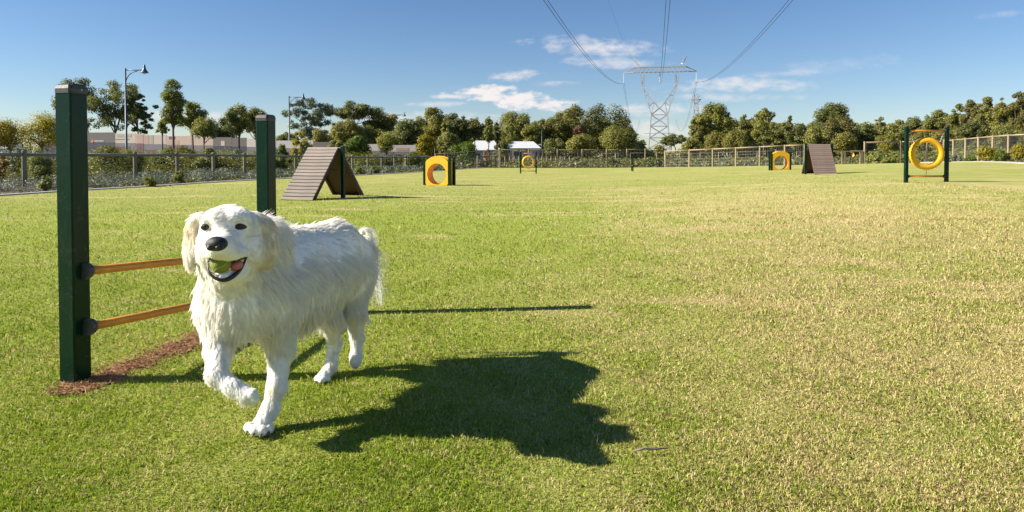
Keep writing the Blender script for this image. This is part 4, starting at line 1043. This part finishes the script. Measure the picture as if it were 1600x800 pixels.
#DOG
# ------------------------------------------------------------------ the dog
DH = .0055
d_lo = np.array((-1.16, 1.70, -.03)); d_hi = np.array((-.46, 3.02, .82))
dn = np.ceil((d_hi-d_lo)/DH).astype(int)
SD = np.full(dn, .30, np.float32)
PR = []                                    # fur record: (a, b, ra, rb, length, flow, lift, tint, density)
heading = np.array((-.294, -.956, 0.0)); back = -heading; lside = np.array((.956, -.294, 0)); dwn = np.array((0, 0, -1.0))
def _window(lo, hi):
    i0 = np.maximum(((lo-d_lo)/DH).astype(int), 0); i1 = np.minimum(((hi-d_lo)/DH).astype(int)+2, dn)
    ax = [d_lo[k]+DH*np.arange(i0[k], i1[k]) for k in range(3)]
    return tuple(slice(i0[k], i1[k]) for k in range(3)), np.stack(np.meshgrid(*ax, indexing='ij'), -1)
def cone_sdf(p, a, b, ra, rb):
    ba = b-a; L2 = max(ba @ ba, 1e-9); t = np.clip(((p-a) @ ba)/L2, 0, 1)
    return np.linalg.norm(p-a-t[..., None]*ba, axis=-1)-(ra+(rb-ra)*t)
def smin(a, b, k):
    h = np.maximum(k-np.abs(a-b), 0)/k; return np.minimum(a, b)-h*h*k*.25
def limb(pts, k=.035, fur=None):
    """pts: (px, py, Z, r) chain; fur: (length, flow, lift, tint)"""
    Q = [(np.array(P(a, b, Z)), r) for a, b, Z, r in pts]
    if len(Q) == 1: Q = Q*2
    for (a, ra), (b, rb) in zip(Q[:-1], Q[1:]):
        m = max(ra, rb)+.11
        sl_, p = _window(np.minimum(a, b)-m, np.maximum(a, b)+m)
        SD[sl_] = smin(SD[sl_], cone_sdf(p, a, b, ra, rb).astype(np.float32), k)
        PR.append((a, b, ra, rb)+fur)
def flap(px, py, Z, rad, M, k, fur):
    c = np.array(P(px, py, Z)); Mi = np.array(M); r = np.array(rad); m = max(rad)+.06
    sl_, p = _window(c-m, c+m); q = (p-c) @ Mi; kk = np.linalg.norm(q/r, axis=-1); k2 = np.linalg.norm(q/r**2, axis=-1)+1e-9
    SD[sl_] = smin(SD[sl_], (kk*(kk-1)/k2).astype(np.float32), k)
    ax = Mi[:, 2]; PR.append((c-ax*r[2]*.7, c+ax*r[2]*.7, r[0]*.9, r[0]*.9)+fur)
def n3(*v): v = np.array(v, float); return v/np.linalg.norm(v)
W0, CREAM, EAR = 0.0, 0.5, 1.0
F_body = (.042, back*.75+dwn*.75, .13, .03); F_back = (.034, back+dwn*.15, .10, W0); F_rump = (.05, back*.35+dwn, .22, .12)
F_chest = (.036, dwn+heading*.10, .26, W0); F_neck = (.046, dwn*.8+back*.6, .28, .04)
F_leg = (.014, dwn, .14, W0); F_upper = (.022, dwn+back*.3, .28, .05); F_thigh = (.034, dwn+back*.35, .3, .15)
F_skull = (.012, back*.8-dwn*.2, .08, W0); F_cheek = (.018, back*.6+dwn*.8, .12, .04); F_muz = (.007, back, .14, W0); F_ear = (.022, dwn, .22, .20); F_tail = (.024, dwn*.8+lside*.3+back*.2, .5, W0)
limb([(382,466,2.12,.118), (442,436,2.33,.142), (500,420,2.52,.128), (530,414,2.68,.130)], .05, F_body)
limb([(448,392,2.34,.075), (520,384,2.60,.085), (545,396,2.72,.07)], .05, F_back)
limb([(540,430,2.72,.10)], .05, F_rump)
limb([(428,472,2.20,.088)], .05, F_upper); limb([(345,474,2.12,.066)], .05, F_chest)
limb([(374,477,2.09,.092)], .05, F_chest)
limb([(455,466,2.32,.095), (500,446,2.50,.080)], .05, (.055, dwn+back*.4, .35, .1))
limb([(378,425,2.12,.112), (361,384,2.03,.088)], .05, F_neck)
limb([(410,385,2.16,.085)], .05, F_neck)
# hind legs
limb([(546,440,2.70,.082), (552,486,2.66,.044)], .04, F_thigh); limb([(552,486,2.66,.038), (558,528,2.73,.024), (556,556,2.71,.019), (555,566,2.69,.021)], .02, F_leg)
limb([(506,452,2.58,.076), (512,496,2.56,.042)], .04, F_thigh); limb([(512,496,2.56,.038), (523,536,2.64,.0245), (517,572,2.61,.020), (505,589,2.56,.021)], .02, F_leg)
for a, b, Z in ((496,592,2.54), (503,594,2.53), (511,593,2.55)): limb([(a, b, Z, .013)], .007, F_muz)
# front legs
limb([(343,500,2.10,.056), (341,544,2.04,.036)], .04, F_upper); limb([(341,544,2.04,.034), (338,586,1.96,.027), (364,605,1.94,.021), (386,618,1.93,.022)], .015, F_leg)
for a, b, Z in ((394,615,1.92), (398,623,1.92), (392,629,1.93)): limb([(a, b, Z, .013)], .007, F_muz)
limb([(430,500,2.18,.062), (438,548,2.19,.038)], .04, F_upper); limb([(438,548,2.19,.036), (432,605,2.14,.0265), (422,640,2.11,.0235), (408,664,2.07,.025)], .02, F_leg)
for a, b, Z in ((389,668,2.045), (398,672,2.03), (409,673,2.03), (420,670,2.06)): limb([(a, b, Z, .0155)], .007, F_muz)
# tail
limb([(556,392,2.78,.030), (570,379,2.85,.017), (583,392,2.88,.012), (585,425,2.87,.007)], .02, F_tail)
# head
limb([(358,362,1.985,.079)], .03, F_skull)
limb([(336,346,1.930,.030)], .03, F_skull); limb([(374,345,1.940,.031)], .03, F_skull)
limb([(335,396,1.985,.044)], .03, F_cheek); limb([(384,394,1.99,.050)], .03, F_cheek)
limb([(352,384,1.925,.044), (342,387,1.815,.0315)], .028, F_muz)
limb([(331,396,1.845,.019)], .016, F_muz); limb([(358,395,1.850,.022), (377,396,1.905,.021)], .016, F_muz)
limb([(368,422,1.95,.036), (348,433,1.868,.0195)], .02, F_muz)
limb([(362,424,2.03,.070)], .03, F_cheek)
eyeM = lambda ang, roll: (Matrix.Rotation(ang, 3, 'Z') @ Matrix.Rotation(roll, 3, 'Y'))
flap(299, 381, 2.0, (.017, .032, .072), eyeM(R(48), R(4)), .016, F_ear); limb([(312,342,2.0,.020), (303,352,2.0,.016)], .02, F_ear)
flap(417, 379, 2.025, (.017, .034, .074), eyeM(R(-60), R(-4)), .016, F_ear[:3]+(.24,)); limb([(400,342,2.02,.020), (411,352,2.02,.016)], .02, F_ear)
# open mouth
a, b = np.array(P(338,411,1.84)), np.array(P(374,408,1.895))
sl_, p = _window(np.minimum(a, b)-.05, np.maximum(a, b)+.05)
SD[sl_] = -smin(-SD[sl_], cone_sdf(p, a, b, .017, .015).astype(np.float32), .006)
for px, py, Z_, r_ in ((322.5, 355, 1.905, .017), (374.5, 354, 1.912, .018)):      # eye sockets
    c_ = np.array(P(px, py, Z_)); sl_, p = _window(c_-.05, c_+.05)
    SD[sl_] = -smin(-SD[sl_], (np.linalg.norm(p-c_, axis=-1)-r_).astype(np.float32), .022)
def surface_nets(Fd, org, h):
    s = Fd < 0; nx, ny, nz = Fd.shape
    cnt = sum(s[i:nx-1+i, j:ny-1+j, k:nz-1+k].astype(np.int8) for i in (0, 1) for j in (0, 1) for k in (0, 1))
    ijk = np.argwhere((cnt > 0) & (cnt < 8)); idx = -np.ones((nx-1, ny-1, nz-1), np.int32); idx[tuple(ijk.T)] = np.arange(len(ijk))
    acc = np.zeros((len(ijk), 3)); num = np.zeros(len(ijk)); cr = [np.array((i, j, k)) for i in (0, 1) for j in (0, 1) for k in (0, 1)]
    for A in range(8):
        for Bc in range(A+1, 8):
            if np.abs(cr[A]-cr[Bc]).sum() != 1: continue
            fa = Fd[tuple((ijk+cr[A]).T)]; fb = Fd[tuple((ijk+cr[Bc]).T)]; m = (fa < 0) != (fb < 0); t = np.where(m, fa/np.where(m, fa-fb, 1), 0)
            acc += np.where(m[:, None], cr[A]+(cr[Bc]-cr[A])*t[:, None], 0); num += m
    V = (ijk+acc/num[:, None])*h+org; faces = []
    for ax in range(3):
        o1, o2 = [(1, 2), (2, 0), (0, 1)][ax]; d = np.zeros(3, int); d[ax] = 1
        lo_ = [slice(1, -1)]*3; lo_[ax] = slice(0, -1); hi_ = list(lo_); hi_[ax] = slice(1, None)
        A_, B_ = s[tuple(lo_)], s[tuple(hi_)]; e = np.argwhere(A_ != B_); off = np.ones(3, int); off[ax] = 0
        pos = e+off; inside = A_[tuple(e.T)]; e1 = np.zeros(3, int); e1[o1] = 1; e2 = np.zeros(3, int); e2[o2] = 1
        q = np.stack([idx[tuple((pos-e1-e2).T)], idx[tuple((pos-e2).T)], idx[tuple(pos.T)], idx[tuple((pos-e1).T)]], 1)
        q[~inside] = q[~inside][:, ::-1]; faces.append(q)
    return V, np.concatenate(faces)
V, Fq = surface_nets(SD, d_lo, DH)
def furmat(name, curves):
    m, t = newmat(name)
    if curves: tint = nd(t, 'ShaderNodeAttribute', {'attribute_name': 'tint'}).outputs['Fac']
    else: tint = nd(t, 'ShaderNodeAttribute', {'attribute_name': 'tint'}).outputs['Fac']
    cc = mixc(t, ramp01(t, tint, 0.0, .5), (.96, .94, .885), (.86, .77, .60)); cc = mixc(t, ramp01(t, tint, .5, 1.0), cc, (.50, .32, .20))
    d = nd(t, 'ShaderNodeBsdfPrincipled', Base_Color=cc, Roughness=.48); d.inputs['Specular IOR Level'].default_value = .35
    if curves:
        tr = nd(t, 'ShaderNodeBsdfTranslucent', Color=cc); d = nd(t, 'ShaderNodeMixShader', i0=.5, i1=d, i2=tr)
    nd(t, 'ShaderNodeOutputMaterial', Surface=d); return m
M_skin, M_fur = furmat('dog_skin', False), furmat('dog_fur', True)
M_mouth = surf('mouth_dark', (.03, .016, .015), .45, .2, 30, .1); M_nose = surf('nose_black', (.014, .012, .012), .5, .2, 60, .25)
M_eye = surf('eye_brown', (.018, .009, .005), .08, .2, 40, 0); M_lip = surf('lip_black', (.022, .018, .018), .35, .2, 40, .1); M_tongue = surf('tongue_pink', (.52, .13, .13), .4, .15, 40, .15); M_teeth = surf('teeth', (.72, .66, .52), .35, .1, 30, 0)
M_rim = surf('eyelid_dark', (.04, .026, .02), .5, .2, 40, .05)
droot = Vector((-.80, 2.42, 0.0)); droot.z = g(droot.x, droot.y)
dog = thing('dog', 'white long haired dog trotting to the camera with a ball in its mouth', 'dog', droot)
me = bpy.data.meshes.new('body'); me.from_pydata((V-np.array(droot)).tolist(), [], Fq.tolist()); me.update(); me.shade_smooth()
body = link('body', me, dog); me.materials.append(M_skin); me.materials.append(M_mouth)
# per-vertex nearest limb: fur direction, length and colour
best = np.full(len(V), 9.0); own = np.zeros(len(V), int)
for i, q in enumerate(PR):
    dd = cone_sdf(V, q[0], q[1], q[2], q[3]); m = dd < best; best[m] = dd[m]; own[m] = i
Lf_ = np.array([q[4] for q in PR])[own]; Ff = np.array([q[5]/np.linalg.norm(q[5]) for q in PR])[own]; Li = np.array([q[6] for q in PR])[own]; Ti = np.array([q[7] for q in PR])[own]
nbr = np.concatenate((Fq[:, [0, 1]], Fq[:, [1, 2]], Fq[:, [2, 3]], Fq[:, [3, 0]])); nbr = np.concatenate((nbr, nbr[:, ::-1])); deg = np.bincount(nbr[:, 0], minlength=len(V)).astype(float)
def blur(a, n):
    a = a.astype(float)
    for _ in range(n):
        if a.ndim == 1: a = .5*a+.5*np.bincount(nbr[:, 0], a[nbr[:, 1]], len(V))/deg
        else: a = np.stack([.5*a[:, k]+.5*np.bincount(nbr[:, 0], a[nbr[:, 1], k], len(V))/deg for k in range(a.shape[1])], 1)
    return a
isface = np.isin(own, [i for i, q in enumerate(PR) if q[4] < .009])
Lb = np.where(isface, blur(Lf_, 6), blur(Lf_, 22)); Fb = blur(Ff, 14); Lib = blur(Li, 10); Tb = blur(Ti, 9)
VN = np.empty(len(V)*3, np.float32); me.vertices.foreach_get('normal', VN); VN = VN.reshape(-1, 3).astype(float)
# long feathering on the rear of the limbs and under the belly
rear = np.clip(VN @ back, 0, 1); under = np.clip(-VN[:, 2], 0, 1); hgt_ = V[:, 2]-droot.z
Lb = Lb*(1+1.6*rear*((hgt_ < .36) & (hgt_ > .12)))+under*.016*((hgt_ > .25) & (hgt_ < .42))
at_ = me.attributes.new('tint', 'FLOAT', 'POINT'); at_.data.foreach_set('value', Tb.astype(np.float32))
def cone_np(p, pts): return np.min([np.linalg.norm(p-np.array(P(*q)), axis=1) for q in pts], axis=0)
fc_ = V[Fq].mean(1); dm = cone_sdf(fc_, a, b, .019, .017)
mi = (dm < .0065).astype(np.int32); me.polygons.foreach_set('material_index', mi)
# visible surface along a ray
def spline(q, n=6):
    q = [np.array(p_) for p_ in q]; q = [2*q[0]-q[1]]+q+[2*q[-1]-q[-2]]; out = []
    for i in range(1, len(q)-2):
        for t in np.arange(n)/n:
            out.append(.5*(2*q[i]+(q[i+1]-q[i-1])*t+(2*q[i-1]-5*q[i]+4*q[i+1]-q[i+2])*t*t+(3*q[i]-q[i-1]-3*q[i+1]+q[i+2])*t**3))
    return out+[q[-2]]
def hit(px, py, Z0=1.6):
    for Z in np.arange(Z0, 2.4, .002):
        p_ = P(px, py, Z); ii = tuple(((np.array(p_)-d_lo)/DH).round().astype(int))
        if SD[ii] < 0: return p_
    return P(px, py, 1.9)
for px, py, rx in ((322.5, 354.5, .0125), (374.5, 353.5, .0190)):
    h = hit(px, py); vd = (h-cam.location).normalized(); Mv = (-vd).to_track_quat('Z', 'Y').to_matrix()
    MB().ball(h-droot+vd*.001, (rx*1.25, .0112, .007), 14, Mv).build('eyelid', M_rim, dog, smooth=True)
    MB().ball(h-droot-vd*.0012, (.0092, .0088, .0085), 14, Mv).build('eye', M_eye, dog, smooth=True)
nz = P(338.5, 381, 1.790)-droot
nose = MB().ball(nz, (.0285, .022, .0195), 18).ball(nz+Vector((-.010, -.012, -.006)), (.012, .010, .011), 10).ball(nz+Vector((.012, -.012, -.006)), (.012, .010, .011), 10).build('nose', M_nose, dog, smooth=True)
for s in (-1, 1): MB().ball(nz+Vector((s*.011, -.0215, -.007)), (.0055, .003, .004), 8).build('nostril', M_dark, nose, smooth=True)
lipP = [(326,412,1.868), (326,423,1.853), (334,433,1.846), (349,438,1.848), (364,432,1.872), (376,420,1.90), (385,403,1.925)]
_lp = spline([P(*q)-droot for q in lipP]); MB().tube([Vector(q) for q in _lp], list(np.interp(np.linspace(0, 6, len(_lp)), range(7), [.002, .0028, .004, .0055, .0064, .0055, .0025])), 8).build('lower_lip', M_lip, dog, smooth=True)
MB().tube([P(*q)-droot for q in ((325,409,1.862), (329,404,1.85), (343,402,1.826), (356,403,1.85), (372,406,1.885), (385,402,1.925))], [.002, .003, .003, .0035, .004, .003], 6).build('upper_lip', M_lip, dog, smooth=True)
MB().tube([P(*q)-droot for q in ((330,425,1.856), (338,430,1.852), (349,430,1.855), (358,425,1.868))], [.0015, .0028, .0028, .0015], 6).build('teeth', M_teeth, dog, smooth=True)
MB().ball(P(369, 414, 1.895)-droot, (.0175, .024, .0155), 12).build('tongue', M_tongue, dog, smooth=True)
M_ball = surf('tennis_felt', (.24, .275, .038), .95, .15, 60, .5, bscale=300)
bc = P(345, 412, 1.856)
ball = MB().ball((0, 0, 0), .0265, 24).build('tennis_ball', M_ball, None, smooth=True, loc=bc)
tag(ball, 'yellow green tennis ball held in the jaws of the white dog', 'ball')
MB().tube([Vector((math.cos(x)+.36*math.cos(3*x), math.sin(x)-.36*math.sin(3*x), 1.0*math.sin(2*x))).normalized()*.0259 for x in np.linspace(0, 2*math.pi, 60, endpoint=False)], .0012, 5, closed=True).build('seam', surf('ball_seam', (.45, .47, .25), .9, .1, 40, 0), ball); ball.rotation_euler = (.5, 1.1, .9)

# whiskers and claws
for sx in (-1, 1):
    for k in range(5):
        a0 = P(338+sx*(12+2*k)+(6 if sx > 0 else 0), 392+2*(k % 3), 1.845)-droot; d0 = Vector((sx*.8+.1, .15*k-.25, .12-.11*k)).normalized()*(.05+.006*k)
        MB().tube([a0, a0+d0*.5+Vector((0, 0, .002)), a0+d0+Vector((0, 0, -.006))], [.0005, .0004, .0002], 4).build('whisker', M_teeth, dog)
M_claw = surf('claw', (.10, .075, .06), .4, .2, 40, .05)
for a, b, Z in ((387,674,2.028), (397,678,2.014), (409,678.5,2.014), (420.5,675,2.045), (494,596,2.527), (503,598.5,2.518), (511,597,2.538)):
    q = P(a, b, Z)-droot; MB().tube([q, q+Vector((-.002, -.007, -.003)), q+Vector((-.003, -.012, -.009))], [.0035, .0028, .0008], 6).build('claw', M_claw, dog, smooth=True)
# fur strands
rng = np.random.default_rng(77)
def strands(N, seed):
    rng = np.random.default_rng(seed)
    a_, b_, c_, d_ = (V[Fq[:, k]] for k in range(4))
    area = .5*np.linalg.norm(np.cross(c_-a_, d_-b_), axis=1)
    lf = Lb[Fq].mean(1); wgt = area*(.020/np.clip(lf, .008, .06))**.55*(mi == 0)
    f = rng.choice(len(Fq), N, p=wgt/wgt.sum()); uu, vv = rng.random((2, N, 1))
    def lerp(A): 
        A = A if A.ndim == 2 else A[:, None]; q = Fq[f]
        return (A[q[:, 0]]*(1-uu)+A[q[:, 1]]*uu)*(1-vv)+(A[q[:, 3]]*(1-uu)+A[q[:, 2]]*uu)*vv
    p0 = lerp(V); nn_ = lerp(VN); nn_ /= np.linalg.norm(nn_, axis=1)[:, None]; fl = lerp(Fb); fl -= nn_*(np.sum(fl*nn_, 1)[:, None]); fl /= np.linalg.norm(fl, axis=1)[:, None]+1e-6
    L = lerp(Lb)[:, 0]; lift = lerp(Lib); tint = lerp(Tb)[:, 0]
    # keep eyes and nose free
    ex = np.minimum(cone_np(p0, [tuple(q) for q in ()] or [(338.5,381,1.790)]), 9)
    for px, py in ((322.5, 354.5), (374.5, 353.5)): ex = np.minimum(ex, np.linalg.norm(p0-np.array(hit(px, py)), axis=1)+.010)
    keep = ex > .026; p0, nn_, fl, L, lift, tint = p0[keep], nn_[keep], fl[keep], L[keep], lift[keep], tint[keep]; N = len(p0)
    ww = np.zeros((N, 3))
    for k in range(7):
        kv = rng.normal(size=3)*(18 if k < 3 else 55); dv = rng.normal(size=3); ww += np.sin(p0 @ kv+rng.uniform(0, 6))[:, None]*dv*(.24 if k < 3 else .13)
    lock = np.sin(p0 @ (rng.normal(size=3)*70))*np.sin(p0 @ (rng.normal(size=3)*90)+1)
    L = L*rng.uniform(.6, 1.12, N)*(1+.28*lock)
    cell = np.clip(L*.42, .004, .020)
    key = np.floor(p0/cell.mean()+rng.random(3)).astype(np.int64); key = key[:, 0]*1000003+key[:, 1]*1009+key[:, 2]
    _, inv = np.unique(key, return_inverse=True); cn = np.bincount(inv).astype(float)
    cen = np.stack([np.bincount(inv, p0[:, k])/cn for k in range(3)], 1)[inv]; cflow = np.stack([np.bincount(inv, fl[:, k])/cn for k in range(3)], 1)[inv]
    crand = rng.normal(size=(len(cn), 3))[inv]*.26
    K = 6; pts = np.zeros((N, K, 3)); pts[:, 0] = p0; cur = p0.copy()
    for i in range(1, K):
        t = i/(K-1); dd = nn_*lift*(1.5-1.3*t)+cflow*(.55+.5*t)+(ww+crand)*(.25+.6*t)*np.clip(L/.04, .07, 1)[:, None]+dwn*.35*t*np.clip(L/.05, 0, 1)[:, None]
        dd /= np.linalg.norm(dd, axis=1)[:, None]; cur = cur+dd*(L/(K-1))[:, None]; pts[:, i] = cur+(cen-p0)*(.70*t**1.1)*np.clip(L/.036, .12, 1)[:, None]
    rad = np.linspace(1, .22, K)[None, :]*(np.where(L < .012, .00036, .00046)*rng.uniform(.7, 1.25, N))[:, None]
    fm = (L < .026); tint = tint+fm*np.clip(.10*np.sin(p0 @ (rng.normal(size=3)*30))+.04, 0, .14)
    return pts, rad, np.clip(tint+rng.normal(size=N)*.05+.10*np.clip(lock, 0, 1)+.55*np.clip(ww[:, 0]*.9-.2, 0, .6)*(L > .022)+rng.normal(size=len(cn))[inv]*.07, 0, 1)
pts, rad, tint = strands(190000, 8)
hc = bpy.data.hair_curves.new('fur'); hc.add_curves([pts.shape[1]]*len(pts))
hc.points.foreach_set('position', (pts-np.array(droot)).astype(np.float32).ravel())
ra = hc.attributes.get('radius') or hc.attributes.new('radius', 'FLOAT', 'POINT'); ra.data.foreach_set('value', rad.astype(np.float32).ravel())
ta = hc.attributes.new('tint', 'FLOAT', 'CURVE'); ta.data.foreach_set('value', tint.astype(np.float32))
hc.materials.append(M_fur)
fur = bpy.data.objects.new('fur', hc); col.objects.link(fur); fur.parent = dog; tag(fur, kind='stuff')
# wispy tail plume
rng = np.random.default_rng(4); mb_pts = []; K = 10; N = 240
tp = [np.array(P(*q)) for q in ((556,392,2.78), (572,376,2.86), (587,392,2.88), (587,425,2.88), (584,455,2.86))]
tp = np.array(tp); q = rng.random(N)*3.99; i_ = q.astype(int); fr = (q-i_)[:, None]; p0 = tp[i_]*(1-fr)+tp[i_+1]*fr+rng.normal(size=(N, 3))*.006
dirs = rng.normal(size=(N, 3))*.35+np.array((.35, .1, -.75)); curl = rng.normal(size=(N, 3)); cur = p0.copy(); pts = np.zeros((N, K, 3)); pts[:, 0] = p0; L = rng.uniform(.04, .10, N)
gi = (q*14).astype(int); cr_ = rng.normal(size=(80, 3))*.5; dirs = dirs+cr_[gi]
for i in range(1, K):
    dd = dirs+np.cross(dirs, curl)*.10*i+dwn*.08*i; dd /= np.linalg.norm(dd, axis=1)[:, None]; cur = cur+dd*(L/(K-1))[:, None]; pts[:, i] = cur
NC = 260; tr_ = spline([np.array(P(*q)) for q in ((563,402,2.82), (561,380,2.84), (566,364,2.86), (577,362,2.87), (585,374,2.88), (585,392,2.89), (589,420,2.89), (592,450,2.89), (588,474,2.88))], 8); tr_ = np.array(tr_); nt_ = len(tr_)
curl_ = np.zeros((NC, K, 3))
for j in range(NC):
    grp = j % 9; g_ = np.random.default_rng(900+grp); o_ = g_.normal(size=3)*.011+rng.normal(size=3)*.0022; sc_ = g_.uniform(.75, 1.2); s0 = g_.uniform(0, .55); s1 = min(1, s0+g_.uniform(.3, .6))
    q_ = np.linspace(s0, s1, K)*(nt_-1); i0 = np.minimum(q_.astype(int), nt_-2); f0 = (q_-i0)[:, None]
    b_ = tr_[i0]*(1-f0)+tr_[i0+1]*f0; c_ = tr_.mean(0); curl_[j] = c_+(b_-c_)*sc_+o_+np.linspace(0, 1, K)[:, None]**2*(g_.normal(size=3)*.02+rng.normal(size=3)*.005)
pts = np.concatenate((pts, curl_)); N += NC
hc2 = bpy.data.hair_curves.new('tail_plume'); hc2.add_curves([K]*N); hc2.points.foreach_set('position', (pts-np.array(droot)).astype(np.float32).ravel())
ra = hc2.attributes.get('radius') or hc2.attributes.new('radius', 'FLOAT', 'POINT'); ra.data.foreach_set('value', np.tile(np.linspace(.0006, .0002, K), N).astype(np.float32))
ta = hc2.attributes.new('tint', 'FLOAT', 'CURVE'); ta.data.foreach_set('value', np.zeros(N, np.float32)); hc2.materials.append(M_fur)
tl = bpy.data.objects.new('tail_plume', hc2); col.objects.link(tl); tl.parent = dog; tag(tl, kind='stuff')
